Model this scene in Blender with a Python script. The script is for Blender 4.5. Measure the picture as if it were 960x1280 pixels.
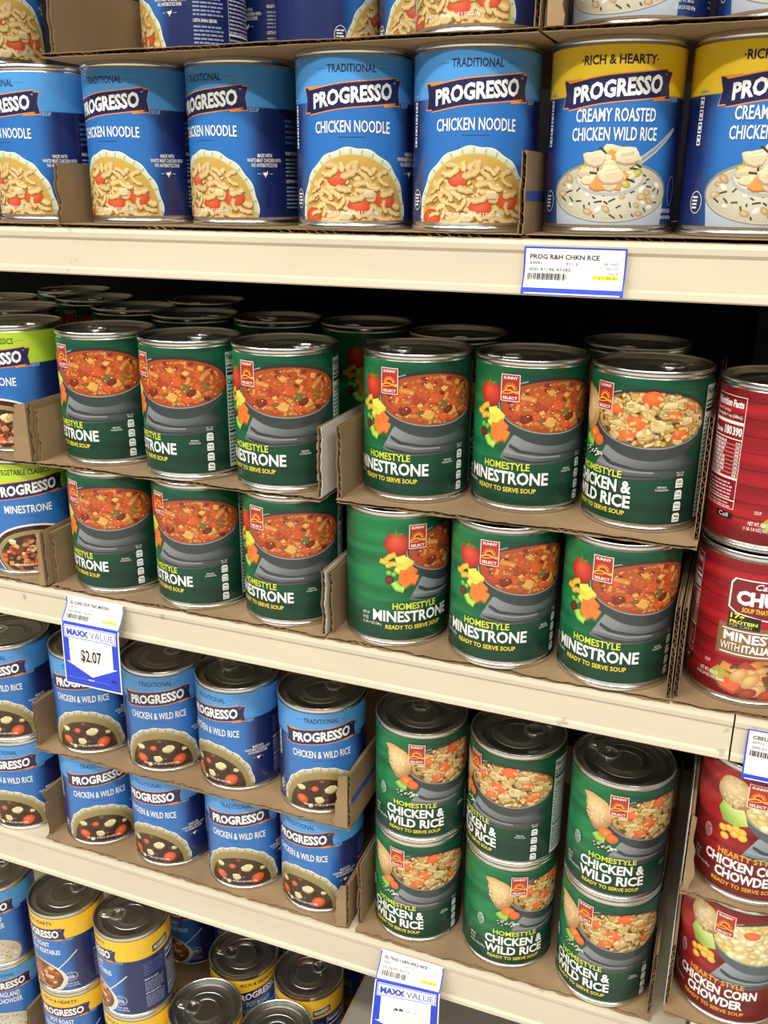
import bpy, bmesh, math, random
from mathutils import Vector, Matrix
from mathutils.geometry import tessellate_polygon

for o in list(bpy.data.objects): bpy.data.objects.remove(o)
SC = bpy.context.scene
COL = SC.collection
R_ = math.radians
# ------------------------------------------------------------------ camera, world, lights, exposure
FPX = 1158.0
YAW, PIT, ROL = R_(-21.0085), R_(-19.2333), R_(.3659)
CAM = Vector((0, -.6249, .0268))
fwd = Vector((math.sin(YAW)*math.cos(PIT), math.cos(YAW)*math.cos(PIT), math.sin(PIT)))
rgt = Vector((math.cos(YAW), -math.sin(YAW), 0)); upv = rgt.cross(fwd)
rg2 = rgt*math.cos(ROL)+upv*math.sin(ROL); up2 = upv*math.cos(ROL)-rgt*math.sin(ROL)
cd = bpy.data.cameras.new('camera'); cam = bpy.data.objects.new('camera', cd); COL.objects.link(cam)
m = Matrix((rg2, up2, -fwd)).transposed().to_4x4(); m.translation = CAM; cam.matrix_world = m
cd.sensor_fit = 'VERTICAL'; cd.sensor_height = 36; cd.lens = 36*FPX/1280; cd.clip_start = .02
SC.camera = cam
w = bpy.data.worlds.new('store_ambient'); SC.world = w; w.use_nodes = True
w.node_tree.nodes['Background'].inputs[0].default_value = (1, .98, .94, 1)
w.node_tree.nodes['Background'].inputs[1].default_value = .07
def area(name, loc, size, power, target):
    l = bpy.data.lights.new(name, 'AREA'); l.shape = 'RECTANGLE'; l.size, l.size_y = size; l.energy = power; l.color = (1, .965, .9)
    o = bpy.data.objects.new(name, l); COL.objects.link(o); o.location = loc
    d = Vector(target)-Vector(loc); o.rotation_euler = d.to_track_quat('-Z', 'Y').to_euler(); return o
for ly, lp in ((-1.75, 46), (-3.4, 66)):
    for lx in (-3.3, -1.5, .3, 2.1): area('ceiling_tube_light', (lx, ly, 2.2), (1.2, .28), lp, (lx, ly, 0))
SC.view_settings.view_transform = 'Standard'; SC.view_settings.look = 'None'
SC.view_settings.gamma = 1; SC.view_settings.exposure = -0.12; SC.view_settings.use_curve_mapping = False

# ------------------------------------------------------------------ materials
def lin(c): return c/12.92 if c <= .04045 else ((c+.055)/1.055)**2.4
def C(h): h = h.lstrip('#'); return tuple(lin(int(h[i:i+2], 16)/255) for i in (0, 2, 4))
def mat(name, col=(.5, .5, .5), rough=.5, metal=0, spec=.5, noise=None, bump=None, attr=False, planks=None, coat=0):
    mt = bpy.data.materials.new(name); mt.use_nodes = True; nt = mt.node_tree; N, L = nt.nodes, nt.links
    b = N['Principled BSDF']; b.inputs['Base Color'].default_value = (*col, 1); b.inputs['Roughness'].default_value = rough
    b.inputs['Metallic'].default_value = metal; b.inputs['Specular IOR Level'].default_value = spec; b.inputs['Coat Weight'].default_value = coat
    src = None
    if attr:
        a = N.new('ShaderNodeAttribute'); a.attribute_name = 'Col'; src = a.outputs['Color']
    tc = N.new('ShaderNodeTexCoord')
    if planks:                                   # (horizontal scale, vertical scale, strength): printed wood boards
        mp = N.new('ShaderNodeMapping'); mp.inputs['Scale'].default_value = (planks[0], planks[1], 1); L.new(tc.outputs['UV'], mp.inputs[0])
        no = N.new('ShaderNodeTexNoise'); no.inputs['Scale'].default_value = 1; no.inputs['Detail'].default_value = 4; L.new(mp.outputs[0], no.inputs['Vector'])
        rp = N.new('ShaderNodeValToRGB'); rp.color_ramp.elements[0].position = .34; rp.color_ramp.elements[1].position = .56
        v = 1-planks[2]; rp.color_ramp.elements[0].color = (v, v, v, 1); L.new(no.outputs[0], rp.inputs[0])
        mx = N.new('ShaderNodeMix'); mx.data_type = 'RGBA'; mx.blend_type = 'MULTIPLY'; mx.inputs[0].default_value = 1
        L.new(src, mx.inputs[6]); L.new(rp.outputs[0], mx.inputs[7]); src = mx.outputs[2]
    if noise:                                    # (scale, strength, stretch)
        mp = N.new('ShaderNodeMapping'); mp.inputs['Scale'].default_value = noise[2]; L.new(tc.outputs['Object'], mp.inputs[0])
        no = N.new('ShaderNodeTexNoise'); no.inputs['Scale'].default_value = noise[0]; no.inputs['Detail'].default_value = 5; L.new(mp.outputs[0], no.inputs['Vector'])
        rp = N.new('ShaderNodeValToRGB'); rp.color_ramp.elements[0].position = .3; rp.color_ramp.elements[1].position = .7
        v = 1-noise[1]; rp.color_ramp.elements[0].color = (v, v, v, 1); L.new(no.outputs[0], rp.inputs[0])
        mx = N.new('ShaderNodeMix'); mx.data_type = 'RGBA'; mx.blend_type = 'MULTIPLY'; mx.inputs[0].default_value = 1
        if src is None: mx.inputs[6].default_value = (*col, 1)
        else: L.new(src, mx.inputs[6])
        L.new(rp.outputs[0], mx.inputs[7]); src = mx.outputs[2]
    if src is not None: L.new(src, b.inputs['Base Color'])
    if bump:
        no = N.new('ShaderNodeTexNoise'); no.inputs['Scale'].default_value = bump[0]; L.new(tc.outputs['Object'], no.inputs['Vector'])
        bp = N.new('ShaderNodeBump'); bp.inputs['Strength'].default_value = bump[1]; bp.inputs['Distance'].default_value = .001
        L.new(no.outputs[0], bp.inputs['Height']); L.new(bp.outputs[0], b.inputs['Normal'])
    return mt
M = dict(
    print=mat('label_print', attr=True, rough=.34, spec=.5, coat=.25),
    plank=mat('wood_board_print', attr=True, rough=.36, spec=.45, planks=(2.2, 13, .42)),
    redplank=mat('red_board_print', attr=True, rough=.33, spec=.45, planks=(1.6, 11, .5)),
    paper=mat('tag_paper', attr=True, rough=.45, spec=.4),
    tin=mat('tin_plate', (.74, .73, .70), .25, 1),
    lid=mat('lid_steel', (.36, .36, .335), .32, 1, bump=(60, .05)),
    tab=mat('tab_steel', (.82, .82, .8), .25, 1),
    card=mat('kraft_board', C('#9d8464'), .85, spec=.2, noise=(18, .3, (1, 1, 1)), bump=(300, .15)),
    cardw=mat('white_faced_board', C('#d9d6d2'), .6, spec=.3, noise=(20, .12, (1, 1, 1))),
    flute=mat('board_flute', C('#9a7f5e'), .9, spec=.2),
    cream=mat('cream_enamel', C('#d3cab4'), .42, spec=.45, noise=(9, .07, (1, 3, 6)), bump=(25, .05)),
    grime=mat('dark_grime', C('#5c4d3a'), .9, spec=.1),
    black=mat('black_enamel', (.012, .012, .013), .55, spec=.3),
    ceiling=mat('ceiling_paint', C('#e6e4de'), .8),
    floor=mat('floor_vinyl', C('#cfc8ba'), .3, noise=(3, .1, (1, 1, 1))),
    box=mat('grey_board', C('#8f8a80'), .8, noise=(12, .15, (1, 1, 1))),
)
def pegmat():
    mt = mat('black_pegboard', (.006, .006, .006), .7, spec=.1); nt = mt.node_tree; N, L = nt.nodes, nt.links
    tc = N.new('ShaderNodeTexCoord'); mp = N.new('ShaderNodeMapping'); mp.inputs['Scale'].default_value = (1/.0254, 0, 1/.0254); L.new(tc.outputs['Object'], mp.inputs[0])
    fr = N.new('ShaderNodeVectorMath'); fr.operation = 'FRACTION'; L.new(mp.outputs[0], fr.inputs[0])
    sb = N.new('ShaderNodeVectorMath'); sb.operation = 'DISTANCE'; sb.inputs[1].default_value = (.5, 0, .5); L.new(fr.outputs[0], sb.inputs[0])
    lt = N.new('ShaderNodeMath'); lt.operation = 'LESS_THAN'; lt.inputs[1].default_value = .07; L.new(sb.outputs['Value'], lt.inputs[0])
    mx = N.new('ShaderNodeMix'); mx.data_type = 'RGBA'; mx.inputs[6].default_value = (.007, .007, .0075, 1); mx.inputs[7].default_value = (.001, .001, .001, 1)
    L.new(lt.outputs[0], mx.inputs[0]); L.new(mx.outputs[2], N['Principled BSDF'].inputs['Base Color']); return mt
M['peg'] = pegmat()
def stain(mt):
    nt = mt.node_tree; N, L = nt.nodes, nt.links; b = N['Principled BSDF']; src = b.inputs['Base Color'].links[0].from_socket
    tc = N.new('ShaderNodeTexCoord'); no = N.new('ShaderNodeTexNoise'); no.inputs['Scale'].default_value = 55; no.inputs['Detail'].default_value = 3; L.new(tc.outputs['Object'], no.inputs['Vector'])
    rp = N.new('ShaderNodeValToRGB'); rp.color_ramp.elements[0].position = .70; rp.color_ramp.elements[1].position = .76; L.new(no.outputs[0], rp.inputs[0])
    ml = N.new('ShaderNodeMath'); ml.operation = 'MULTIPLY'; ml.inputs[1].default_value = .45; L.new(rp.outputs[0], ml.inputs[0])
    mx = N.new('ShaderNodeMix'); mx.data_type = 'RGBA'; mx.inputs[7].default_value = (*C('#6b5a42'), 1); L.new(ml.outputs[0], mx.inputs[0]); L.new(src, mx.inputs[6]); L.new(mx.outputs[2], b.inputs['Base Color'])
stain(M['cream'])

# ------------------------------------------------------------------ object helpers
def link(name, me, parent=None, material=None):
    o = bpy.data.objects.new(name, me); COL.objects.link(o)
    if parent is not None: o.parent = parent
    if material is not None and me is not None and not me.materials: me.materials.append(material)
    return o
def empty(name, loc, label=None, cat=None, group=None):
    o = bpy.data.objects.new(name, None); COL.objects.link(o); o.location = loc; o.empty_display_size = .02
    return tag(o, label, cat, group)
def tag(o, label=None, cat=None, group=None, kind=None):
    if label: o['label'] = label
    if cat: o['category'] = cat
    if group: o['group'] = group
    if kind: o['kind'] = kind
    return o
def mesh(name, V, F, smooth=False):
    me = bpy.data.meshes.new(name); me.from_pydata([tuple(v) for v in V], [], F); me.update()
    if smooth: me.polygons.foreach_set('use_smooth', [True]*len(me.polygons))
    return me
def box_data(x0, x1, y0, y1, z0, z1):
    V = [(x, y, z) for z in (z0, z1) for y in (y0, y1) for x in (x0, x1)]
    return V, [(0, 2, 3, 1), (4, 5, 7, 6), (0, 1, 5, 4), (2, 6, 7, 3), (0, 4, 6, 2), (1, 3, 7, 5)]
def join(*parts):
    V, F = [], []
    for v, f in parts:
        n = len(V); V += list(v); F += [tuple(i+n for i in q) for q in f]
    return V, F
def lathe(prof, n=72):
    V, F = [], []
    for r, z in prof:
        for k in range(n):
            a = 2*math.pi*k/n - math.pi/2; V.append((r*math.cos(a), r*math.sin(a), z))
    for i in range(len(prof)-1):
        for k in range(n): F.append((i*n+k, i*n+(k+1) % n, (i+1)*n+(k+1) % n, (i+1)*n+k))
    return V, F
def prism_x(prof, x0, x1):                     # closed (y,z) outline swept along x
    n = len(prof); V = [(x0, y, z) for y, z in prof]+[(x1, y, z) for y, z in prof]
    F = [(i, (i+1) % n, n+(i+1) % n, n+i) for i in range(n)]+[tuple(range(n))[::-1], tuple(range(n, 2*n))]
    return V, F

# ------------------------------------------------------------------ printed artwork: flat (u, h) shapes wrapped on a surface
NC = 72
class Art:
    def __init__(s, R, h0, h1):
        s.R, s.h0, s.h1 = R, h0, h1; s.du = 2*math.pi*R/NC; s.z = 1e-5; s.P = {}
    def step(s, d=4e-6): s.z += d
    def tri(s, part, pts, cols):
        pts = [(p[0], p[1]) for p in pts]
        lo, hi = min(p[1] for p in pts), max(p[1] for p in pts)
        if hi <= s.h0 or lo >= s.h1: return
        for lim, sg in ((s.h0, 1), (s.h1, -1)):
            if any((p[1]-lim)*sg < 0 for p in pts):
                np_, nc = [], []
                for i in range(len(pts)):
                    a, b, ca, cb = pts[i], pts[(i+1) % len(pts)], cols[i], cols[(i+1) % len(pts)]
                    ia, ib = (a[1]-lim)*sg >= 0, (b[1]-lim)*sg >= 0
                    if ia: np_.append(a); nc.append(ca)
                    if ia != ib:
                        t = (lim-a[1])/(b[1]-a[1]); np_.append((a[0]+t*(b[0]-a[0]), lim)); nc.append(tuple(x+t*(y-x) for x, y in zip(ca, cb)))
                pts, cols = np_, nc
                if len(pts) < 3: return
        V, F, K = s.P.setdefault(part, ([], [], [])); n = len(V)
        V.extend((p[0], p[1], s.z) for p in pts); K.extend(cols); F.append(tuple(range(n, n+len(pts))))
    def poly(s, part, pts, col, d=4e-6):
        s.step(d); cols = col if isinstance(col, list) else [col]*len(pts)
        for t in tessellate_polygon([[Vector((p[0], p[1], 0)) for p in pts]]):
            s.tri(part, [pts[i] for i in t], [cols[i] for i in t])
    def rect(s, part, u0, u1, h0, h1, col, d=4e-6): s.poly(part, [(u0, h0), (u1, h0), (u1, h1), (u0, h1)], col, d)
    def ell(s, part, cu, ch, ru, rh, col, rim=None, rot=0, n=18, a0=0, a1=360, jit=0, rng=None, d=4e-6, off=(0, 0)):
        s.step(d); rim = rim or col; c, sn = math.cos(rot), math.sin(rot); pts = []
        full = abs(a1-a0) >= 360
        for k in range(n if full else n+1):
            a = R_(a0+(a1-a0)*k/n); j = 1+(rng.uniform(-jit, jit) if jit else 0)
            x, y = ru*math.cos(a)*j, rh*math.sin(a)*j; pts.append((cu+x*c-y*sn, ch+x*sn+y*c))
        ce = (cu+off[0]*ru, ch+off[1]*rh)
        for k in range(len(pts) if full else len(pts)-1): s.tri(part, [ce, pts[k], pts[(k+1) % len(pts)]], [col, rim, rim])
    def ring(s, part, cu, ch, ru, rh, wd, col, n=36, a0=0, a1=360, d=4e-6):
        s.step(d); P = []
        for k in range(n+1):
            a = R_(a0+(a1-a0)*k/n); P.append(((cu+ru*math.cos(a), ch+rh*math.sin(a)), (cu+(ru-wd)*math.cos(a), ch+(rh-wd)*math.sin(a))))
        for k in range(n): s.quad(part, P[k][0], P[k+1][0], P[k+1][1], P[k][1], [col]*4)
    def quad(s, part, a, b, c, d_, cols): s.tri(part, [a, b, c], cols[:3]); s.tri(part, [a, c, d_], [cols[0], cols[2], cols[3]])
    def strip(s, part, pts, wd, col, d=4e-6, edge=None):
        s.step(d); n = len(pts); L = []
        for i, p in enumerate(pts):
            a, b = pts[max(i-1, 0)], pts[min(i+1, n-1)]; dx, dy = b[0]-a[0], b[1]-a[1]; q = math.hypot(dx, dy) or 1
            wi = wd(i/(n-1)) if callable(wd) else wd; L.append(((p[0]-dy/q*wi/2, p[1]+dx/q*wi/2), p, (p[0]+dy/q*wi/2, p[1]-dx/q*wi/2)))
        e = edge or col
        for i in range(n-1):
            s.quad(part, L[i][0], L[i+1][0], L[i+1][1], L[i][1], [e, e, col, col]); s.quad(part, L[i][1], L[i+1][1], L[i+1][2], L[i][2], [col, col, e, e])
    def text(s, part, body, cu, hb, width, cap, col, bold=0.0, warp=None, slant=0, align='C', rot=0, d=4e-6):
        s.step(d); cu_ = bpy.data.curves.new('t', 'FONT'); cu_.body = body; cu_.size = 1; cu_.offset = bold; cu_.resolution_u = 2; cu_.shear = slant
        ob = bpy.data.objects.new('t', cu_); me = bpy.data.meshes.new_from_object(ob); bpy.data.objects.remove(ob); bpy.data.curves.remove(cu_)
        vs = [v.co for v in me.vertices]
        if not vs: return
        x0, x1 = min(v.x for v in vs), max(v.x for v in vs); y0, y1 = min(v.y for v in vs), max(v.y for v in vs)
        if '$' not in body and any(ch in body for ch in 'gpqyj'): y0 = 0 if y0 > -.1 else y0
        if width is None: width = (x1-x0)*cap/(y1-y0)*.82
        sx, sy = width/(x1-x0), cap/(y1-y0); a = {'C': (x0+x1)/2, 'L': x0, 'R': x1}[align]; c, sn = math.cos(rot), math.sin(rot)
        pt = []
        for v in vs:
            x, y = (v.x-a)*sx, (v.y-y0)*sy; u, h = cu+x*c-y*sn, hb+x*sn+y*c
            if warp: u, h = warp(u, h)
            pt.append((u, h))
        for p in me.polygons: s.tri(part, [pt[i] for i in p.vertices], [col]*len(p.vertices))
        bpy.data.meshes.remove(me)
    def build(s, part, name, fn, nfn=None, cuts=None, uv=False, material=None):
        V, F, K = s.P[part]; bm = bmesh.new(); cl = bm.verts.layers.float_color.new('Col')
        bv = []
        for v, k in zip(V, K): b = bm.verts.new(v); b[cl] = (*k, 1); bv.append(b)
        for f in F:
            try: bm.faces.new([bv[i] for i in f])
            except ValueError: pass
        bm.normal_update(); bmesh.ops.reverse_faces(bm, faces=[f for f in bm.faces if f.normal.z < 0])
        lo, hi = min(v[0] for v in V), max(v[0] for v in V)
        if cuts is None:
            k0, k1 = math.floor(lo/s.du)+1, math.ceil(hi/s.du); planes = [((k*s.du, 0, 0), (1, 0, 0)) for k in range(k0, k1)]
        else: planes = [((0, c, 0), (0, 1, 0)) for c in cuts]
        for co, no in planes:
            bmesh.ops.bisect_plane(bm, geom=bm.verts[:]+bm.edges[:]+bm.faces[:], dist=1e-8, plane_co=co, plane_no=no)
        ul = bm.loops.layers.uv.new('UVMap') if uv else None
        if uv:
            for f in bm.faces:
                for l in f.loops: l[ul].uv = (l.vert.co.x/(2*math.pi*s.R), l.vert.co.y/.1143)
        nor = []
        for v in bm.verts:
            p = v.co.copy(); v.co = fn(p.x, p.y, p.z)
            if nfn: nor.append(nfn(p.x, p.y))
        me = bpy.data.meshes.new(name); bm.to_mesh(me); bm.free()
        if nfn:
            me.polygons.foreach_set('use_smooth', [True]*len(me.polygons)); me.normals_split_custom_set_from_vertices(nor)
        me.materials.append(material or M['print']); return me

WHITE = C('#f2f2ee'); NAVY = C('#1d2350'); ORANGE = C('#ee8a30'); SKY = C('#4e97da'); BLUE = C('#2e70bc'); DKBLUE = C('#18265e')
LH0, LH1 = .0062, .1088; LH = LH1-LH0; RL = .04185
def H(f): return LH0+f*LH
def mixc(a, b, t): t = max(0, min(1, t)); return tuple(x+(y-x)*t for x, y in zip(a, b))
def sstep(a, b, x): t = max(0, min(1, (x-a)/(b-a))); return t*t*(3-2*t)
def base(A, colfn, rows=14):
    U = math.pi*A.R
    for i in range(NC):
        for j in range(rows):
            u0, u1 = -U+i*A.du, -U+(i+1)*A.du; a, b = A.h0+(A.h1-A.h0)*j/rows, A.h0+(A.h1-A.h0)*(j+1)/rows
            A.quad('label', (u0, a), (u1, a), (u1, b), (u0, b), [colfn(u0, a), colfn(u1, a), colfn(u1, b), colfn(u0, b)])
def scatter(rng, n, rad, cx, cy, rx, ry, tries=4000, shrink=.93):
    out = []
    for _ in range(tries):
        a, q = rng.uniform(0, 2*math.pi), math.sqrt(rng.random())*shrink; p = (cx+rx*q*math.cos(a), cy+ry*q*math.sin(a))
        if all(math.hypot(p[0]-o[0], (p[1]-o[1])*1.3) > rad for o in out): out.append(p)
        if len(out) >= n: break
    out.sort(key=lambda p: -p[1]); return out
def jcol(rng, c, k=.15): f = 1+rng.uniform(-k, k); return tuple(min(1, x*f) for x in c)
SD = 1.6e-6
def chunk(A, rng, p, sz, col, sq=.75):                    # a diced cube with a lit top and a darker side
    a = rng.uniform(0, math.pi); n = 4; c, s_ = math.cos(a), math.sin(a)
    q = [(p[0]+sz*(x*c-y*s_), p[1]+sz*sq*(x*s_+y*c)) for x, y in ((-.55, -.45), (.5, -.5), (.55, .45), (-.45, .5))]
    dk = tuple(x*.55 for x in col)
    A.poly('picture', [(x, y-sz*.18) for x, y in q], dk, SD); A.poly('picture', q, [col, tuple(x*.85 for x in col), tuple(min(1, x*1.1) for x in col), col], SD)
def meat(A, rng, p, sz, col, sq=.75):                     # shredded chicken: an irregular rounded lump with fibres
    n = 9; a0 = rng.uniform(0, 6); pts = []
    for k in range(n):
        a = a0+2*math.pi*k/n; r = sz*.55*rng.uniform(.78, 1.18); pts.append((p[0]+r*math.cos(a)*1.1, p[1]+r*math.sin(a)*sq))
    dk = tuple(x*.5 for x in col); lt = tuple(min(1, x*1.12) for x in col)
    A.poly('picture', [(x, y-sz*.12) for x, y in pts], dk, SD)
    A.poly('picture', pts, [tuple(x*(.78 if y < p[1] else 1.0) for x in lt) for _, y in pts], SD)
    for k in range(3):
        q = rng.uniform(-.3, .3)*sz; A.strip('picture', [(p[0]-sz*.3, p[1]+q*sq-sz*.05), (p[0]+sz*.3, p[1]+q*sq+sz*.06)], sz*.06, tuple(x*.82 for x in col), SD)
def bean(A, rng, p, sz, col, asp=.6):
    A.ell('picture', p[0], p[1], sz*.6, sz*.6*asp, tuple(min(1, x*1.25) for x in col), tuple(x*.6 for x in col), rng.uniform(-.8, .8), 12, d=SD, off=(-.2, .3))
def rod(A, rng, p, ln, wd, col, hollow=None):
    a = rng.uniform(-1.5, 1.5); c, s_ = math.cos(a)*ln/2, math.sin(a)*ln/2*.7
    A.strip('picture', [(p[0]-c, p[1]-s_), (p[0], p[1]+wd*.12), (p[0]+c, p[1]+s_)], wd, tuple(min(1, x*1.12) for x in col), SD, tuple(x*.62 for x in col))
    if hollow: A.ell('picture', p[0]-c, p[1]-s_, wd*.45, wd*.4, hollow, col, 0, 10, d=SD)
def noodle(A, rng, p, sz):
    a = rng.uniform(0, 6.28); cur = rng.choice((-1, 1))*rng.uniform(.9, 1.7); pts = []
    for k in range(7):
        t = k/6-.5; pts.append((p[0]+sz*(t*math.cos(a)-cur*.5*(t*t-.12)*math.sin(a)), p[1]+sz*.75*(t*math.sin(a)+cur*.5*(t*t-.12)*math.cos(a))))
    c = jcol(rng, C('#e4cb92'), .12); wd = sz*rng.uniform(.28, .4)
    A.strip('picture', [(x+sz*.03, y-sz*.08) for x, y in pts], wd, C('#8a6428'), SD)
    A.strip('picture', pts, lambda t: wd*(.55+.6*abs(math.sin(t*7))), c, SD, mixc(c, C('#b98d4a'), .65))

def soup(A, kind, cx, cy, rx, ry, rng):
    P = 'picture'
    if kind == 'noodle':
        A.ell(P, cx, cy, rx, ry, C('#9c6a28'), C('#c9a653'), n=40)
        for p in scatter(rng, 105, rx*.125, cx, cy, rx, ry, shrink=.9): noodle(A, rng, p, rx*rng.uniform(.2, .34))
        for q, a, r in ((-.28, .62, .19), (.62, .28, .2), (.12, .18, .2), (-.78, .02, .2), (.1, -.5, .18), (-.4, -.4, .16)):
            A.ell(P, cx+q*rx, cy+a*ry, rx*r, rx*r*.72, C('#e8694a'), C('#c04626'), n=16, d=SD, off=(-.1, .3))
        for p in scatter(rng, 26, rx*.3, cx, cy, rx, ry, shrink=.84): noodle(A, rng, p, rx*rng.uniform(.22, .34))
        for q, a in ((.3, .38), (-.1, .02)): meat(A, rng, (cx+q*rx, cy+a*ry), rx*.17, C('#e0cd9c'))
    elif kind == 'dark':
        A.ell(P, cx, cy, rx, ry, C('#4a3418'), C('#9a8a58'), n=40); A.ell(P, cx, cy-ry*.03, rx*.88, ry*.86, C('#2a150b'), C('#3f2814'), n=32)
        for p in scatter(rng, 60, rx*.09, cx, cy, rx*.85, ry*.82): bean(A, rng, p, rx*rng.uniform(.06, .13), jcol(rng, rng.choice([C('#4a2a16'), C('#6a3a1e'), C('#2b180e'), C('#7c4a2a')]), .3))
        for q, a, r in ((.5, .16, .19), (-.52, .22, .16), (.05, -.38, .12), (-.18, .55, .1)):
            A.ell(P, cx+q*rx, cy+a*ry, rx*r, rx*r*.8, C('#ee7448'), C('#b8401e'), rng.uniform(-.6, .6), 14, d=SD, off=(-.1, .3))
        for q, a, r in ((.22, .52, .27), (-.55, .55, .19), (-.08, .24, .21), (.64, .45, .12), (-.3, .05, .12)): meat(A, rng, (cx+q*rx, cy+a*ry), rx*r, C('#e2d4a2'))
    elif kind == 'minestrone':
        A.ell(P, cx, cy, rx, ry, C('#c25a2a'), C('#a2461e'), n=40)
        K = [C('#7c2a1a'), C('#d25a2a'), C('#dda650'), C('#d08642'), C('#70742e'), C('#c47038'), C('#b0452a')]
        for p in scatter(rng, 105, rx*.1, cx, cy, rx, ry, shrink=.87):
            k = rng.choice((0, 0, 1, 1, 6, 6, 6, 5, 5, 3, 3, 2, 4)); sz = rx*rng.uniform(.075, .14)*(1.12-.35*(p[1]-cy+ry)/(2*ry))
            c = jcol(rng, K[k], .2)
            if k in (0, 5): bean(A, rng, p, sz*.95, c)
            elif k in (1, 6): chunk(A, rng, p, sz, c)
            elif k == 2: chunk(A, rng, p, sz*1.1, c)
            elif k == 3: rod(A, rng, p, sz*1.5, sz*.6, c, C('#7a2e14'))
            else: rod(A, rng, p, sz*1.3, sz*.5, c)
        for q, a, k, r in ((.02, .05, 1, .19), (.18, -.22, 4, .15), (-.1, -.58, 2, .19), (.36, -.46, 2, .18), (-.52, -.48, 0, .2), (.2, -.66, 1, .19), (.58, -.46, 5, .16), (-.5, .3, 3, .2), (.55, .3, 3, .22), (.28, -.42, 0, .18)):
            p = (cx+q*rx, cy+a*ry)
            (bean if k in (0, 5) else chunk if k in (1, 2) else (lambda A, g, p, s_, c: rod(A, g, p, s_*1.4, s_*.55, c)))(A, rng, p, rx*r, K[k])
        for p in scatter(rng, 40, rx*.1, cx, cy, rx, ry): A.ell(P, p[0], p[1], rx*.018, rx*.011, C('#f6c79c'), n=8, d=SD)
    elif kind == 'rice':
        A.ell(P, cx, cy, rx, ry, C('#9c6f30'), C('#8a6028'), n=40)
        for p in scatter(rng, 220, rx*.062, cx, cy, rx, ry, shrink=.93):
            k = rng.random()
            if k < .62: rod(A, rng, p, rx*rng.uniform(.09, .15), rx*rng.uniform(.05, .085), jcol(rng, rng.choice([C('#d2ac68'), C('#bb9150'), C('#a2763a'), C('#e0c48a')]), .16))
            elif k < .76: rod(A, rng, p, rx*.13, rx*.035, jcol(rng, C('#54401f'), .3))
            elif k < .88: meat(A, rng, p, rx*.14, jcol(rng, C('#dcc08a'), .12))
            else: bean(A, rng, p, rx*.1, jcol(rng, C('#aaa048'), .2))
        for q, a, r in ((.0, .78, .17), (-.2, -.12, .17), (.52, -.45, .16), (.38, .2, .13), (-.35, -.6, .14), (-.56, .3, .12), (.7, .5, .1)):
            A.ell(P, cx+q*rx, cy+a*ry, rx*r, rx*r*.72, C('#f07c40'), C('#d8552a'), rng.uniform(-.4, .4), 14, d=SD, off=(-.1, .3))
        for q, a, r in ((.12, -.18, .24), (.3, .5, .22), (-.3, .45, .2), (-.08, -.55, .2), (.62, .0, .18)): meat(A, rng, (cx+q*rx, cy+a*ry), rx*r, C('#e2c890'))
        for p in scatter(rng, 60, rx*.09, cx, cy, rx, ry): rod(A, rng, p, rx*.11, rx*.06, jcol(rng, C('#d4b070'), .22))
    elif kind == 'chowder':
        A.ell(P, cx, cy, rx, ry, C('#eed79a'), C('#d9b766'), n=40)
        for p in scatter(rng, 70, rx*.12, cx, cy, rx, ry, shrink=.9):
            k = rng.random(); bean(A, rng, p, rx*rng.uniform(.13, .24), jcol(rng, C('#f2e2b2') if k < .62 else C('#e6c878') if k < .8 else C('#dcc68a'), .06))
        for q, a, r in ((-.35, .45, .15), (.2, -.35, .16), (.5, .3, .14)): A.ell(P, cx+q*rx, cy+a*ry, rx*r, rx*r*.6, C('#f08048'), C('#d85c30'), n=14, d=SD)
    elif kind in ('creamy', 'clam'):
        A.ell(P, cx, cy, rx, ry, C('#d9d5c2'), C('#bdb8a2'), n=40)
        for p in scatter(rng, 70, rx*.1, cx, cy, rx, ry, shrink=.9):
            k = rng.random()
            if k < .5: rod(A, rng, p, rx*rng.uniform(.07, .14), rx*.028, jcol(rng, C('#55503f'), .3))
            else: bean(A, rng, p, rx*rng.uniform(.09, .17), jcol(rng, rng.choice([C('#e6e1cf'), C('#d2b780'), C('#efe9d8'), C('#cfae84')]), .08))
    elif kind == 'roast':
        A.ell(P, cx, cy, rx, ry, C('#4e2815'), C('#6d3e20'), n=40)
        for p in scatter(rng, 60, rx*.13, cx, cy, rx, ry, shrink=.9): chunk(A, rng, p, rx*rng.uniform(.13, .24), jcol(rng, rng.choice([C('#7a4424'), C('#9c5a30'), C('#c8763a'), C('#d8b078'), C('#b84a26')]), .2))

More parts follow.
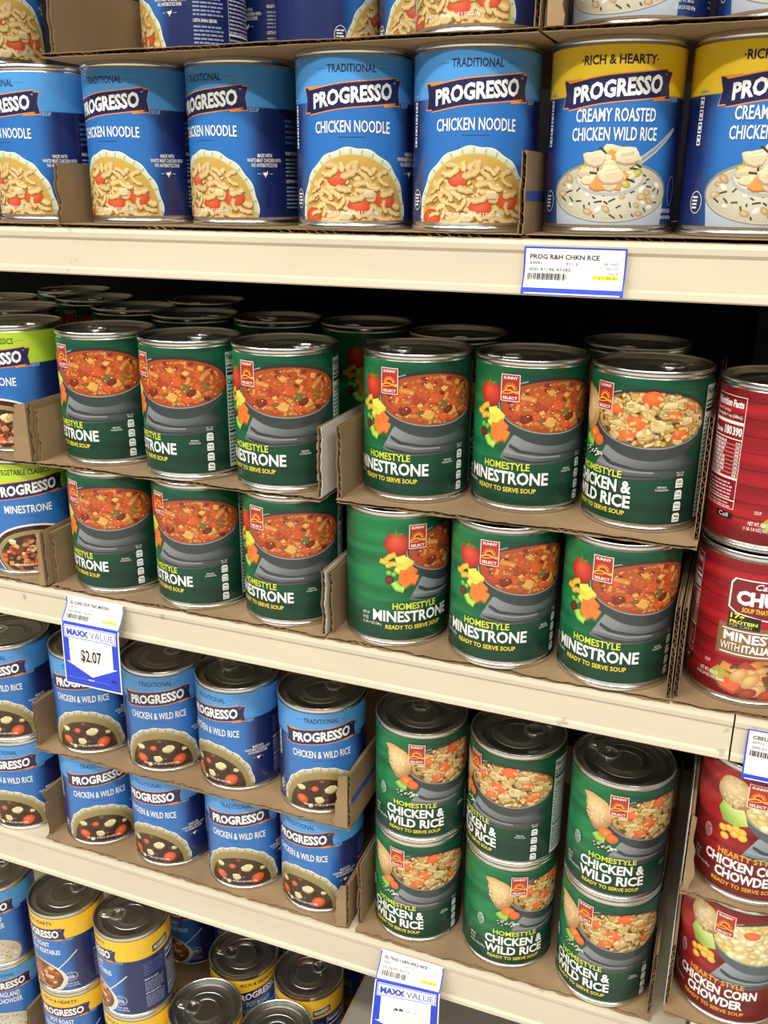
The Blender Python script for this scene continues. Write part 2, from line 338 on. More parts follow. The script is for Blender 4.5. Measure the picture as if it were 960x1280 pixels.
# ------------------------------------------------------------------ label designs
def lines_block(A, u0, u1, h0, h1, n, col, rng, part='small_print', wd=.5):
    dh = (h1-h0)/n
    for k in range(n):
        u = u0; h = h1-(k+1)*dh; A.step()
        while u < u1-.002:
            l = min(rng.uniform(.0012, .0055), u1-u); A.quad(part, (u, h), (u+l, h), (u+l, h+dh*wd), (u, h+dh*wd), [col]*4); u += l+.0007
def banner(A, cu=0, hl=.735, hr=.800, sc=1.0):
    B = 'banner'; w2 = .0315*sc; hh = .0068*sc
    def cen(u): t = (u-cu+w2)/(2*w2); return H(hl)+(H(hr)-H(hl))*sstep(-.05, 1.05, t)+.0006*math.sin((t-.1)*7)*sc
    def tail(pts, col): A.poly(B, [(cu+x*sc, h) for x, h in pts], col)
    cl, cr = cen(cu-w2), cen(cu+w2)
    e = .0007*sc
    for k, col in ((e, ORANGE), (0, NAVY)):
        tail([(-.0365-k, cl+.0088*sc+k), (-.0235, cl+.0088*sc+k), (-.0235, cl-.006*sc-k), (-.0362-k, cl-.0063*sc-k), (-.0345, cl+.0015*sc)], col)
        tail([(.0352+k, cr-.0088*sc-k), (.0225, cr-.0088*sc-k), (.0225, cr+.006*sc+k), (.0357+k, cr+.0063*sc+k), (.0337, cr-.001*sc)], col)
    tail([(-.0305, cl+.0065*sc), (-.0235, cl+.0102*sc), (-.0235, cl+.006*sc)], ORANGE); tail([(-.034, cl+.0088*sc), (-.0225, cl+.0098*sc), (-.0305, cl+.0062*sc)], ORANGE)
    tail([(.0212, cr-.0064*sc), (.0345, cr-.0094*sc), (.0225, cr-.0104*sc)], ORANGE); tail([(.0212, cr-.006*sc), (.0315, cr-.0062*sc), (.0225, cr-.0098*sc)], ORANGE)
    for k, col in ((.0013, WHITE if False else ORANGE), (.0006, NAVY)):
        A.step(); n = 24
        for i in range(n):
            a, b = cu-w2-.0002+2*(w2+.0002)*i/n, cu-w2-.0002+2*(w2+.0002)*(i+1)/n
            A.quad(B, (a, cen(a)-hh-k), (b, cen(b)-hh-k), (b, cen(b)+hh+k), (a, cen(a)+hh+k), [col]*4)
    cap = .0102*sc
    for dx, dh, col, bd in ((.0004, -.0004, C('#0c1030'), .035), (0, 0, WHITE, .04)):
        A.text(B, 'PROGRESSO', cu+dx*sc, -cap/2+dh*sc, .0565*sc, cap, col, bd, warp=lambda u, h: (u, h*(.95+.12*(u-cu+w2)/(2*w2))+cen(u)))
    A.text(B, 'TM', cu+.0304*sc, cr+.0042*sc, .0016*sc, .0009*sc, WHITE)
def zigband(A, h, col, u0=-math.pi, u1=math.pi):
    A.step(); U = math.pi*A.R; n = NC*3; d = 2*U/n
    for i in range(n):
        a = -U+i*d
        if not (u0*A.R <= a < u1*A.R): continue
        A.quad('label', (a, h), (a+d/2, h-.0009), (a+d/2, A.h1), (a, A.h1), [col]*4); A.quad('label', (a+d/2, h-.0009), (a+d, h), (a+d, A.h1), (a+d/2, A.h1), [col]*4)
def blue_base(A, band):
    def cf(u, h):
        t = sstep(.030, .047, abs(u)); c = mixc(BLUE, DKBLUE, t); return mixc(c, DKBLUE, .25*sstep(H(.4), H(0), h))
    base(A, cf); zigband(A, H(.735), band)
def progresso_back(A, rng, made=True):
    L = 'small_print'; g = C('#8f9cc4')
    if made:
        for k, t in enumerate(('MADE WITH', 'WHITE MEAT CHICKEN WITH', 'NO ANTIBIOTICS EVER')):
            A.text(L, t, .0465, H(.405-.032*k), (.0110, .0262, .0200)[k], .0026, WHITE, .01)
        cx, ch = .0465, H(.295)
        A.ell(L, cx, ch, .0016, .0012, WHITE, n=12); A.poly(L, [(cx-.0022, ch+.0014), (cx-.0008, ch+.0004), (cx-.0014, ch-.0004)], WHITE); A.poly(L, [(cx+.0008, ch), (cx+.0014, ch+.002), (cx+.002, ch+.0018), (cx+.0016, ch)], WHITE)
        A.rect(L, cx-.0003, cx+.0003, ch-.0024, ch, WHITE); A.rect(L, cx-.006, cx-.003, ch, ch+.0002, WHITE); A.rect(L, cx+.003, cx+.006, ch, ch+.0002, WHITE)
    A.text(L, 'SOUP', .0398, H(.70), .0066, .0027, C('#a9caee'), .01)
    # left: nutrition strip and round seal
    for k in range(4):
        hh = H(.66-.068*k); A.rect(L, -.0505, -.0472, hh, hh+.006, WHITE); A.rect(L, -.0500, -.0477, hh+.0008, hh+.0052, DKBLUE); A.rect(L, -.0497, -.0480, hh+.002, hh+.004, WHITE)
    A.rect(L, -.0515, -.0455, H(.745), H(.755), g)
    A.ell(L, -.0452, H(.135), .0048, .0066, WHITE, n=24); A.ell(L, -.0452, H(.135), .0044, .0062, DKBLUE, n=24)
    lines_block(A, -.0482, -.0424, H(.10), H(.18), 4, WHITE, rng)
    # right of the picture: cooking directions, then nutrition table
    A.text(L, 'READY TO SERVE', .0645, H(.425), .0165, .0024, WHITE, .02, align='L'); lines_block(A, .0645, .0885, H(.28), H(.415), 5, g, rng)
    A.text(L, 'LISTA PARA SERVIR', .0645, H(.235), .0185, .0024, WHITE, .02, align='L'); lines_block(A, .0645, .0885, H(.06), H(.225), 6, g, rng)
    lines_block(A, .0645, .0885, H(.50), H(.68), 5, C('#5668a4'), rng)
    u0, u1 = .0935, .1275
    A.ring(L, 0, 0, 0, 0, 0, WHITE, 1)
    for a, b, c, d in ((u0, u1, .04, .043), (u0, u1, .70, .703), (u0, u0+.0003, .04, .70), (u1-.0003, u1, .04, .70), (u0, u1, .57, .59), (u0, u1, .49, .496), (u0, u1, .16, .175)): A.rect(L, a, b, H(c), H(d), WHITE)
    A.text(L, 'Nutrition Facts', u0+.001, H(.63), u1-u0-.003, .0056, WHITE, .03, align='L'); lines_block(A, u0+.001, u1-.002, H(.18), H(.48), 11, C('#b8c0da'), rng); lines_block(A, u0+.001, u1-.002, H(.05), H(.15), 4, C('#b8c0da'), rng)
def scallop_bowl(A, kind, rng, rx=.0410, top=.455, cream='#b9c29c', rim='#dfe2c8'):
    ch = H(.02); ry = H(top)-ch; P = 'picture'; A.step()
    pts = []
    for k in range(97):
        a = math.pi*k/96; q = 1+.012*math.sin(k*math.pi/6*1.0)
        pts.append((rx*q*math.cos(a), ch+ry*q*math.sin(a)))
    inn = [(x*.985, ch+(h-ch)*.985) for x, h in pts]; i2 = [(x*.87, ch+(h-ch)*.87) for x, h in pts]
    for k in range(96): A.quad(P, pts[k], pts[k+1], inn[k+1], inn[k], [C('#f0f0e2')]*4)
    A.step()
    for k in range(96): A.quad(P, inn[k], inn[k+1], i2[k+1], i2[k], [C(rim), C(rim), C(cream), C(cream)])
    A.step()
    for k in range(0, 96, 6): A.quad(P, inn[k], inn[k+1], i2[k+1], i2[k], [mixc(C(cream), C('#9a9a78'), .35)]*4)
    A.ell(P, 0, ch, rx*.88, ry*.88, C(cream), C(cream), n=48, a0=0, a1=180); A.rect(P, -rx*.985, rx*.985, LH0, ch+.0001, C(cream)); soup(A, kind, 0, ch, rx*(.92 if kind == 'noodle' else .9), ry*(.90 if kind == 'noodle' else .86), rng)
def net(A, t='NET WT. 19 OZ (1 LB 3 OZ) 538g'): A.text('net_weight', t, 0, H(.035), .036, .0026, WHITE, .015)
def d_trad(names, kind, seed, wd=(.0535,), head='TRADITIONAL', band=SKY, hcol=NAVY, made=True):
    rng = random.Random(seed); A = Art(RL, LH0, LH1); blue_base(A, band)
    L = 'lettering'
    hw = .0335 if head == 'TRADITIONAL' else .046
    A.text('heading', head, 0, H(.900), hw, .0052, hcol, .022)
    for s in (-1, 1): A.rect('heading', s*(hw/2+.005)-.0033, s*(hw/2+.005)+.0033, H(.925), H(.9275), hcol)
    banner(A)
    n = len(names)
    for k, t in enumerate(names):
        hb = H(.545 if n == 1 else .60-.095*k)
        for dx, dh, c in ((.0003, -.0004, C('#123a80')), (0, 0, WHITE)):
            A.text(L, t, dx, hb+dh, wd[k], .0076, c, .014, warp=lambda u, h: (u, h-.0016*(1-math.cos(u/.028))))
    if n == 1: A.rect(L, -.009, .009, H(.515), H(.518), NAVY)
    if kind == 'clam':
        A.ell('picture', 0, H(.12), .038, .026, C('#8d8a80'), C('#77746c'), n=40); A.ell('picture', 0, H(.125), .0365, .0245, C('#c7c3b4'), n=40); soup(A, 'clam', 0, H(.12), .035, .0225, rng)
        net(A)
    elif kind == 'minestrone':
        A.ell('picture', .002, H(.17), .040, .0275, C('#f2f2ea'), C('#e6e6dc'), n=44); A.ell('picture', .002, H(.165), .0385, .0262, C('#3c1a10'), n=40)
        soup(A, 'dark', .002, H(.15), .036, .0235, rng)
        for p in scatter(rng, 46, .0042, .002, H(.12), .033, .019): (bean if rng.random() < .6 else chunk)(A, rng, p, rng.uniform(.004, .0068), jcol(rng, rng.choice([C('#c98a52'), C('#d9b070'), C('#b04a28'), C('#d86030'), C('#7e3420')]), .15))
        net(A)
    else:
        if kind == 'dark': scallop_bowl(A, 'dark', rng, .0415, .45, '#9a8e66', '#d6d0b8')
        else: scallop_bowl(A, 'noodle', rng)
        net(A)
    progresso_back(A, rng, made); return A
def d_creamy():
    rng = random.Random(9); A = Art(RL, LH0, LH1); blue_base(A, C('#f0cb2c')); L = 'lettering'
    A.text('heading', '\u00b7RICH & HEARTY\u00b7', 0, H(.895), .0475, .0056, C('#2a2440'), .03)
    banner(A, hl=.735, hr=.80)
    for k, (t, wd) in enumerate((('CREAMY ROASTED', .0505), ('CHICKEN WILD RICE', .0545))):
        for dx, dh, c in ((.0003, -.0004, C('#123a80')), (0, 0, WHITE)): A.text(L, t, dx, H(.585-.105*k)+dh, wd, .0078, c, .014)
    P = 'picture'
    A.poly(P, [(-.0385, H(.19)), (-.036, H(.0)), (-.034, LH0), (.034, LH0), (.037, H(.0)), (.0385, H(.19))], [C('#c4cbd6'), C('#aeb6c6'), C('#9aa4b8'), C('#8c98b0'), C('#aab4c6'), C('#d0d6de')])
    A.ell(P, 0, H(.19), .0392, .0185, C('#a9a99f'), C('#8c8c84'), n=48); A.ell(P, 0, H(.186), .0378, .0172, C('#ccc9ba'), n=44); soup(A, 'creamy', 0, H(.185), .0372, .0165, rng)
    A.strip(P, [(.016, H(.36)), (.027, H(.43)), (.036, H(.50)), (.043, H(.555))], lambda t: .0042-.0022*t, C('#7c828c'), edge=C('#c6cad0'))
    A.ell(P, -.001, H(.27), .0215, .0105, C('#8a8c8a'), C('#b4b6b4'), n=36); A.ell(P, -.001, H(.28), .0205, .0095, C('#d9d3c0'), n=36)
    heap = scatter(rng, 46, .0034, -.001, H(.325), .0185, .0125)
    for p in heap:
        k = rng.random(); q = (p[0], max(p[1], H(.225)))
        if k < .3: rod(A, rng, q, .006, .0012, C('#4a4034'))
        elif k < .75: meat(A, rng, q, .0068, jcol(rng, C('#e2cfa8'), .1))
        elif k < .88: bean(A, rng, q, .006, C('#c8c060'))
        else: chunk(A, rng, q, .0055, C('#e89a50'))
    for q, s_ in (((-.010, H(.385)), .011), ((.009, H(.40)), .013), ((.0, H(.29)), .0125)): meat(A, rng, q, s_, C('#e4d3b0'))
    A.text('small_print', 'NET WT. 18.5 OZ', .0425, H(.07), .0115, .0024, WHITE, .01); A.text('small_print', '(1 LB 2.5 OZ) 524g', .0425, H(.03), .0150, .0024, WHITE, .01)
    A.ring('small_print', .046, H(.20), .004, .009, .0004, C('#8fa0d0'), 24)
    progresso_back(A, rng, False); return A
def d_roast():
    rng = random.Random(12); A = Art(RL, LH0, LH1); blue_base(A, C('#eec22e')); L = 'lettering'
    A.text('heading', '\u00b7RICH & HEARTY\u00b7', 0, H(.905), .046, .0052, C('#2a2440'), .03); banner(A)
    for k, (t, wd) in enumerate((('POT ROAST', .031), ('COUNTRY VEGETABLES', .0545))): A.text(L, t, 0, H(.60-.095*k), wd, .0066, WHITE, .014)
    P = 'picture'; A.ell(P, -.004, H(.16), .036, .024, C('#f0efe8'), C('#d8d6cc'), n=44); soup(A, 'roast', -.005, H(.17), .032, .0215, rng)
    A.strip(P, [(.022, H(.30)), (.034, H(.42)), (.046, H(.54))], .0011, WHITE)
    A.ring('small_print', .036, H(.19), .0075, .0062, .0005, WHITE, 28); A.text('small_print', 'U.S.', .036, H(.215), .005, .0016, WHITE); lines_block(A, .031, .041, H(.16), H(.205), 3, WHITE, rng)
    A.text('small_print', 'NET WT. 18.5 OZ', .037, H(.075), .0125, .0024, WHITE, .01); A.text('small_print', '(1 LB 2.5 OZ) 524g', .037, H(.04), .0155, .0024, WHITE, .01)
    progresso_back(A, rng, False)
    A.poly('side_banner', [(.0765, H(.765)), (.0985, H(.79)), (.0985, H(.875)), (.0765, H(.85))], NAVY); A.text('side_banner', 'PROGRESSO', .0875, -.0027, .0185, .0054, WHITE, .03, warp=lambda u, h: (u, h+H(.82)+(u-.0875)*.117)); return A
def emblem(A):
    E = 'emblem'; c = H(.855); W, Hh = .0072, .0098
    A.rect(E, -W, W, c-Hh, c+Hh, C('#f0e6da')); A.rect(E, -W+.0005, W-.0005, c-Hh+.0005, c+Hh-.0005, C('#a82a22')); Y = C('#f2b63a')
    A.ring(E, 0, c-.0014, .0036, .0036, .0008, Y, 20, 0, 180)
    for k in range(9):
        a = R_(10+20*k); A.strip(E, [(.0040*math.cos(a), c-.0014+.0040*math.sin(a)), (.0051*math.cos(a), c-.0014+.0051*math.sin(a))], .0005, Y)
    A.strip(E, [(-.0066, c-.0034), (-.003, c-.0017), (.0, c-.0016), (.0045, c-.0034), (.0066, c-.0036)], .0009, Y); A.strip(E, [(-.0066, c-.0044), (-.001, c-.0040), (.003, c-.0026), (.0066, c-.0022)], .0006, Y)
    A.text(E, 'SUNNY', 0, c+.0062, .0108, .0021, WHITE, .02); A.text(E, 'SELECT', 0, c-.0083, .0112, .0021, WHITE, .02)
def sunny_back(A, rng, panel='#c4d6cc'):
    L = 'small_print'
    A.text(L, 'PER 1 CUP', .0590, H(.365), .0058, .0012, WHITE); A.text(L, 'SERVING', .0590, H(.348), .005, .0012, WHITE)
    for k, t in enumerate(('100', '0.5g', '690mg', '4g')):
        hh = H(.265-.082*k); A.poly(L, [(.0562, hh), (.0618, hh), (.0618, hh+.0052), (.0608, hh+.0066), (.0572, hh+.0066), (.0562, hh+.0052)], C('#e6ebe6'))
        A.text(L, t, .0590, hh+.0031, .0040, .0022, C('#20302a'), .02); A.rect(L, .0568, .0612, hh+.0012, hh+.0018, C('#55645c'))
    A.text(L, 'SERVING', .0465, H(.265), .0065, .0014, WHITE); A.text(L, 'SUGGESTION', .0465, H(.245), .0092, .0014, WHITE)
    u0, u1 = .0775, .1090; A.rect(L, u0-.001, u1+.001, H(.02), H(.95), C(panel)); K = C('#16201c')
    A.text(L, 'Nutrition Facts', u0, H(.885), u1-u0, .0052, K, .035, align='L'); A.rect(L, u0, u1, H(.87), H(.873), K)
    lines_block(A, u0, u1-.006, H(.80), H(.865), 2, K, rng); A.rect(L, u0, u1, H(.765), H(.79), K); A.text(L, 'Calories', u0, H(.69), .015, .0045, K, .03, align='L'); A.text(L, '100', u1, H(.69), .007, .0055, K, .03, align='R'); A.rect(L, u0, u1, H(.668), H(.676), K)
    lines_block(A, u0, u1-.003, H(.33), H(.66), 11, C('#48564e'), rng); A.rect(L, u0, u1, H(.30), H(.318), K); lines_block(A, u0, u1-.003, H(.05), H(.29), 8, C('#48564e'), rng)
    A.text(L, 'NET WT', -.0445, H(.195), .0065, .0026, WHITE, align='L'); A.text(L, '19 OZ', -.0445, H(.155), .0052, .0026, WHITE, align='L'); A.text(L, '(1 LB 3 OZ) 538 g', -.0445, H(.115), .0165, .0028, WHITE, align='L')
def d_sunny(kind, seed):
    rng = random.Random(seed); A = Art(RL, LH0, LH1); red = kind == 'chowder'
    if red: a, b, c = C('#a8242a'), C('#7c161c'), C('#6a1418')
    else: a, b, c = C('#1d7f4b'), C('#14563a'), C('#0d392b')
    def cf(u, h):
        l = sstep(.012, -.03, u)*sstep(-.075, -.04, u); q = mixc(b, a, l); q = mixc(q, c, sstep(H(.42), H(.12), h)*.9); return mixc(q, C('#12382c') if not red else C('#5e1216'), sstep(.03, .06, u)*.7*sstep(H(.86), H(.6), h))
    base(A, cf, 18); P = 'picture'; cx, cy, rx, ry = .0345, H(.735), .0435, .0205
    # napkin, bowl, soup
    G = [C('#858a90'), C('#4c5156'), C('#2c3134'), C('#6a6e74')] if not red else [C('#8d98a0'), C('#566068'), C('#343c42'), C('#75808a')]
    A.poly(P, [(-.006, H(.345)), (.012, H(.305)), (.038, H(.315)), (.066, H(.34)), (.074, H(.42)), (.060, H(.52)), (.004, H(.52)), (.0005, H(.46))], [G[3], G[1], G[2], C('#20312b'), C('#20312b'), G[2], G[0], G[0]])
    A.poly(P, [(-.0055, H(.36)), (.004, H(.355)), (.02, H(.335)), (.045, H(.345)), (.045, H(.335)), (.02, H(.322)), (.006, H(.325))], C('#2d3236'))
    A.poly(P, [(.0015, H(.455)), (.010, H(.415)), (.03, H(.392)), (.062, H(.40)), (.062, H(.388)), (.03, H(.375)), (.008, H(.392)), (.001, H(.43))], C('#33383c'))
    A.poly(P, [(-.004, H(.385)), (.006, H(.378)), (.02, H(.36)), (.04, H(.362)), (.04, H(.374)), (.02, H(.373)), (.007, H(.394)), (-.002, H(.41))], G[0])
    bl = C('#3c4446') if not red else C('#5a666c')
    pts = [(cx+rx*math.cos(a)*1.0, cy+(ry*1.02 if math.sin(a) > 0 else .0295)*math.sin(a)) for a in [2*math.pi*k/56 for k in range(56)]]
    A.step(); 
    for k in range(56): A.tri(P, [(cx, cy), pts[k], pts[(k+1) % 56]], [bl, mixc(bl, C('#20282a'), .3+.5*(k < 28)), mixc(bl, C('#20282a'), .3+.5*(k < 28))])
    A.ring(P, cx, cy, rx, ry*1.02, .0009, C('#93999a'), 56, 120, 330)
    soup(A, kind, cx, cy-.0006, rx*.955, ry*.935, rng)
    # raw ingredients to the side
    def blob(u, f, ru, rh, c1, c2, rot=0, jit=0): A.ell(P, u, H(f), ru, rh, C(c1), C(c2), rot, 20, d=SD, off=(-.15, .3), jit=jit, rng=rng)
    if kind == 'minestrone':
        blob(-.0165, .80, .0098, .0098, '#e8553c', '#9c1c16'); 
        for k in range(6):
            a = R_(90+rng.uniform(-75, 75)); A.strip(P, [(-.0165, H(.865)), (-.0165+.006*math.cos(a), H(.865)+.0045*math.sin(a))], lambda t: .0016*(1.1-t), C('#3e8a34'))
        A.strip(P, [(-.0165, H(.865)), (-.0175, H(.93))], .0008, C('#3e8a34'))
        for u, f, r in ((-.0215, .69, .6), (-.0250, .64, -.4), (-.0200, .63, .2)): A.strip(P, [(u-.005*math.cos(r), H(f)-.005*math.sin(r)), (u, H(f)+.001), (u+.005*math.cos(r), H(f)+.005*math.sin(r))], .0044, C('#f2c84e'), SD, C('#cf952c'))
        for u, f, c_ in ((-.0125, .665, '#e6e05a'), (-.0085, .645, '#e2dc58'), (-.0125, .60, '#d8d650')): chunk(A, rng, (u, H(f)), .0085, C(c_), .95)
        for u, f in ((-.010, .555), (-.0055, .575), (-.004, .52), (-.0095, .50)): chunk(A, rng, (u, H(f)), .0085, C('#ee7a30'), .95)
        blob(-.022, .505, .0034, .0038, '#8a3028', '#54140f'); blob(-.0225, .565, .0022, .0022, '#90d850', '#5aa030'); blob(-.0185, .555, .002, .002, '#90d850', '#5aa030')
        A.strip(P, [(-.0185, H(.49)), (-.0155, H(.445)), (-.0105, H(.43))], .006, C('#b4e860'), SD, C('#7cb93c'))
    else:
        if kind == 'rice': ol = [(-.0305, .885), (-.024, .905), (-.017, .895), (-.009, .86), (-.005, .78), (-.005, .69), (-.009, .615), (-.016, .585), (-.0205, .615), (-.0235, .68), (-.025, .74), (-.028, .79), (-.0275, .84)]
        else: ol = [(-.0285, .87), (-.0245, .935), (-.018, .955), (-.011, .945), (-.005, .89), (-.0035, .80), (-.006, .735), (-.013, .70), (-.021, .705), (-.0265, .75), (-.0295, .81)]
        mc = (sum(p[0] for p in ol)/len(ol), sum(p[1] for p in ol)/len(ol)); mh = H(mc[1]); A.step()
        op = [(u, H(f)) for u, f in ol]; n_ = len(op); sm = []
        for k in range(n_):
            p0, p1, p2, p3 = op[k-1], op[k], op[(k+1) % n_], op[(k+2) % n_]
            for t in (0, .33, .66): sm.append(tuple(.5*(2*p1[d]+(p2[d]-p0[d])*t+(2*p0[d]-5*p1[d]+4*p2[d]-p3[d])*t*t+(3*p1[d]-p0[d]-3*p2[d]+p3[d])*t**3) for d in (0, 1)))
        cc, ce_, cd_ = (C('#efd8a6'), C('#c79a5c'), C('#9c6f3a')) if kind == 'rice' else (C('#e6d2a6'), C('#b9965e'), C('#8f6c40'))
        for k in range(len(sm)):
            a, b = sm[k], sm[(k+1) % len(sm)]; A.tri(P, [(mc[0]-.002, mh+.003), a, b], [cc, mixc(ce_, cd_, sstep(mh, mh-.012, a[1])), mixc(ce_, cd_, sstep(mh, mh-.012, b[1]))])
        for p in scatter(rng, 40, .0022, mc[0], mh, .0085, .0125): A.ell(P, p[0], p[1], rng.uniform(.001, .0026), rng.uniform(.0006, .0012), mixc(cc, rng.choice([C('#c28c46'), C('#f4e4bc'), C('#b87a38')]), .55), mixc(cc, ce_, .5), n=8, d=SD, rot=rng.uniform(-1.2, .2))
        if kind == 'rice':
            blob(-.0085, .58, .006, .005, '#f08a3c', '#d8622a'); blob(-.003, .545, .005, .0045, '#ee7c34', '#cf5622'); blob(-.0085, .58, .002, .0017, '#f6a860', '#f08a3c')
            A.strip(P, [(-.0175, H(.555)), (-.014, H(.52)), (-.0085, H(.51))], .0066, C('#a8d058'), SD, C('#6aa838'))
            for p in scatter(rng, 44, .0011, -.009, H(.45), .0115, .0035): A.strip(P, [(p[0]-.0008, p[1]-.0003), (p[0]+.0008, p[1]+.0003)], .0007, C('#efe8d8') if rng.random() < .5 else C('#2a1c12'), SD)
        else:
            A.poly(P, [(-.027, H(.66)), (-.024, H(.735)), (-.016, H(.70)), (-.008, H(.72)), (-.004, H(.60)), (-.013, H(.565)), (-.022, H(.575))], [C('#86b440'), C('#a4c85c'), C('#ccd988'), C('#d9dc94'), C('#b8c86c'), C('#98b850'), C('#6ea238')])
            for u, f in ((-.0215, .515), (-.0165, .53), (-.0125, .50), (-.0075, .535), (-.0195, .455), (-.0065, .49), (-.0115, .545)): blob(u, f, .0034, .0030, '#f6d458', '#d89c28', rng.uniform(-.6, .6))
    emblem(A); L = 'lettering'
    yl = C('#d6e04a') if not red else C('#eda63c'); y2 = C('#e8d23e') if not red else C('#e8a63a')
    arc = lambda u, h: (u, h+.0009*math.cos((u+.002)/.022))
    if kind == 'minestrone':
        A.text('heading', 'HOMESTYLE', -.001, H(.262), .0365, .0056, yl, .018); A.text(L, 'MINESTRONE', -.002, H(.155), .0665, .0098, WHITE, .027); A.text('tagline', 'READY TO SERVE SOUP', -.001, H(.095), .0475, .0037, y2, .022)
    elif kind == 'rice':
        A.text('heading', 'HOMESTYLE', -.001, H(.312), .0395, .0052, yl, .018); A.text(L, 'CHICKEN &', -.001, H(.208), .0545, .0094, WHITE, .034); A.text(L, 'WILD RICE', -.001, H(.104), .0545, .0094, WHITE, .034); A.text('tagline', 'READY TO SERVE SOUP', -.001, H(.052), .0480, .0035, y2, .022)
    else:
        A.text('heading', 'HEARTY STYLE', -.001, H(.30), .0430, .0050, yl, .018); A.text(L, 'CHICKEN CORN', -.001, H(.205), .0640, .0086, WHITE, .038); A.text(L, 'CHOWDER', -.001, H(.108), .0445, .0086, WHITE, .038); A.text('tagline', 'READY TO SERVE SOUP', -.001, H(.052), .0480, .0035, y2, .022)
    if kind != 'minestrone':
        A.ell('small_print', -.0335, H(.42), .0036, .0062, C('#9fb8a8') if not red else C('#c89a9a'), n=24); lines_block(A, -.036, -.031, H(.375), H(.465), 5, c, rng)
    sunny_back(A, rng, '#c4d6cc' if not red else '#dcc4c2'); return A
def d_chunky():
    rng = random.Random(31); A = Art(RL, LH0, LH1)
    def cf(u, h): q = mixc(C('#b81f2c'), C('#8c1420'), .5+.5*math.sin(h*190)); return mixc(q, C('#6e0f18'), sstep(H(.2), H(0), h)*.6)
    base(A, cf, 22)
    A.step()
    for f in (.93, .82, .71, .6, .49, .38, .27, .16, .07): 
        A.quad('label', (-math.pi*RL, H(f)), (math.pi*RL, H(f)), (math.pi*RL, H(f)+.0005), (-math.pi*RL, H(f)+.0005), [C('#5a0d14')]*4)
    E = 'emblem'
    sh = [(-.0315, H(.84)), (-.029, H(.875)), (.029, H(.875)), (.0315, H(.84)), (.0315, H(.66)), (.026, H(.625)), (0, H(.585)), (-.026, H(.625)), (-.0315, H(.66))]
    cx, ch = 0, H(.735)
    A.poly(E, sh, WHITE); A.poly(E, [(x*.965, ch+(h-ch)*.945) for x, h in sh], C('#7a1420'))
    A.text(E, "Campbell's", 0, H(.80), .030, .0060, WHITE, .012, slant=.35); A.text(E, 'CHUNKY', 0, H(.69), .0530, .0108, WHITE, .05); A.text(E, 'SOUP THAT EATS LIKE A MEAL', 0, H(.640), .044, .0036, C('#f0c02c'), .025)
    L = 'lettering'
    A.rect(L, -.0365, .0365, H(.305), H(.535), C('#84603c')); L = 'protein'
    A.poly(L, [(-.0305, H(.515)), (-.0085, H(.515)), (-.0085, H(.605)), (-.0305, H(.625))], C('#17130c')); A.text(L, '17g', -.0290, H(.575), .0095, .0046, C('#e2e04a'), .03, align='L'); A.text(L, 'PROTEIN', -.0290, H(.547), .0185, .0026, C('#e2e04a'), .03, align='L'); A.text(L, 'PER CAN', -.0290, H(.522), .0150, .0022, C('#b9b090'), .0, align='L')
    L = 'lettering'
    A.rect(L, -.0335, .0335, H(.495), H(.503), WHITE); A.rect(L, -.0335, .0335, H(.32), H(.328), WHITE)
    A.text(L, 'MINESTRONE', 0, H(.415), .064, .0072, WHITE, .03); A.text(L, 'WITH', -.0335, H(.345), .0135, .0058, WHITE, 0, align='L'); A.text(L, 'ITALIAN SAUSAGE', -.0185, H(.345), .051, .0058, WHITE, .035, align='L')
    P = 'picture'
    A.poly(P, [(-.036, H(.17)), (-.030, H(.22)), (-.015, H(.27)), (.01, H(.29)), (.032, H(.25)), (.037, H(.10)), (.02, H(.02)), (-.02, H(.02)), (-.034, H(.09))], C('#5c2412'))
    for p in scatter(rng, 60, .0052, 0, H(.15), .033, .0125): (bean if rng.random() < .65 else chunk)(A, rng, p, rng.uniform(.008, .0125), jcol(rng, rng.choice([C('#d9a468'), C('#e0b27a'), C('#a8452a'), C('#6b5b2a'), C('#c9863c'), C('#7a3a20')]), .12))
    chunk(A, rng, (-.031, H(.145)), .0125, C('#a8a040')); chunk(A, rng, (-.023, H(.09)), .0115, C('#e0603a')); bean(A, rng, (-.018, H(.17)), .0125, C('#ddaa6e')); bean(A, rng, (-.010, H(.14)), .013, C('#ddaa6e'))
    S = 'small_print'
    A.text(S, 'SOUP', -.0415, H(.205), .0045, .0024, WHITE); A.text(S, 'NET WT. 18.8 OZ.', -.0395, H(.125), .0150, .0028, WHITE, .01); A.text(S, '(1 LB. 2.8 OZ.) 533 GRAMS', -.0385, H(.085), .0225, .0028, WHITE, .01)
    u0, u1 = -.0885, -.0585
    for a, b, c, d in ((u0, u1, .20, .204), (u0, u1, .945, .949), (u0, u0+.0004, .20, .949), (u1-.0004, u1, .20, .949), (u0, u1, .765, .785), (u0, u1, .665, .672), (u0, u1, .40, .415), (u0, u1, .255, .262)): A.rect(S, a, b, H(c), H(d), WHITE)
    A.text(S, 'Nutrition Facts', u0+.001, H(.875), u1-u0-.003, .0050, WHITE, .045, align='L'); A.text(S, 'About 2 servings', u0+.001, H(.835), .016, .0024, WHITE, align='L'); A.text(S, 'Serving size 1 cup (240mL)', u0+.001, H(.80), u1-u0-.003, .0028, WHITE, .015, align='L')
    A.text(S, 'Calories', u0+.001, H(.69), .010, .0036, WHITE, .03, align='L'); A.text(S, '180', u0+.0205, H(.69), .0075, .0062, WHITE, .04, align='R'); A.text(S, '390', u1-.001, H(.69), .0078, .0062, WHITE, .04, align='R')
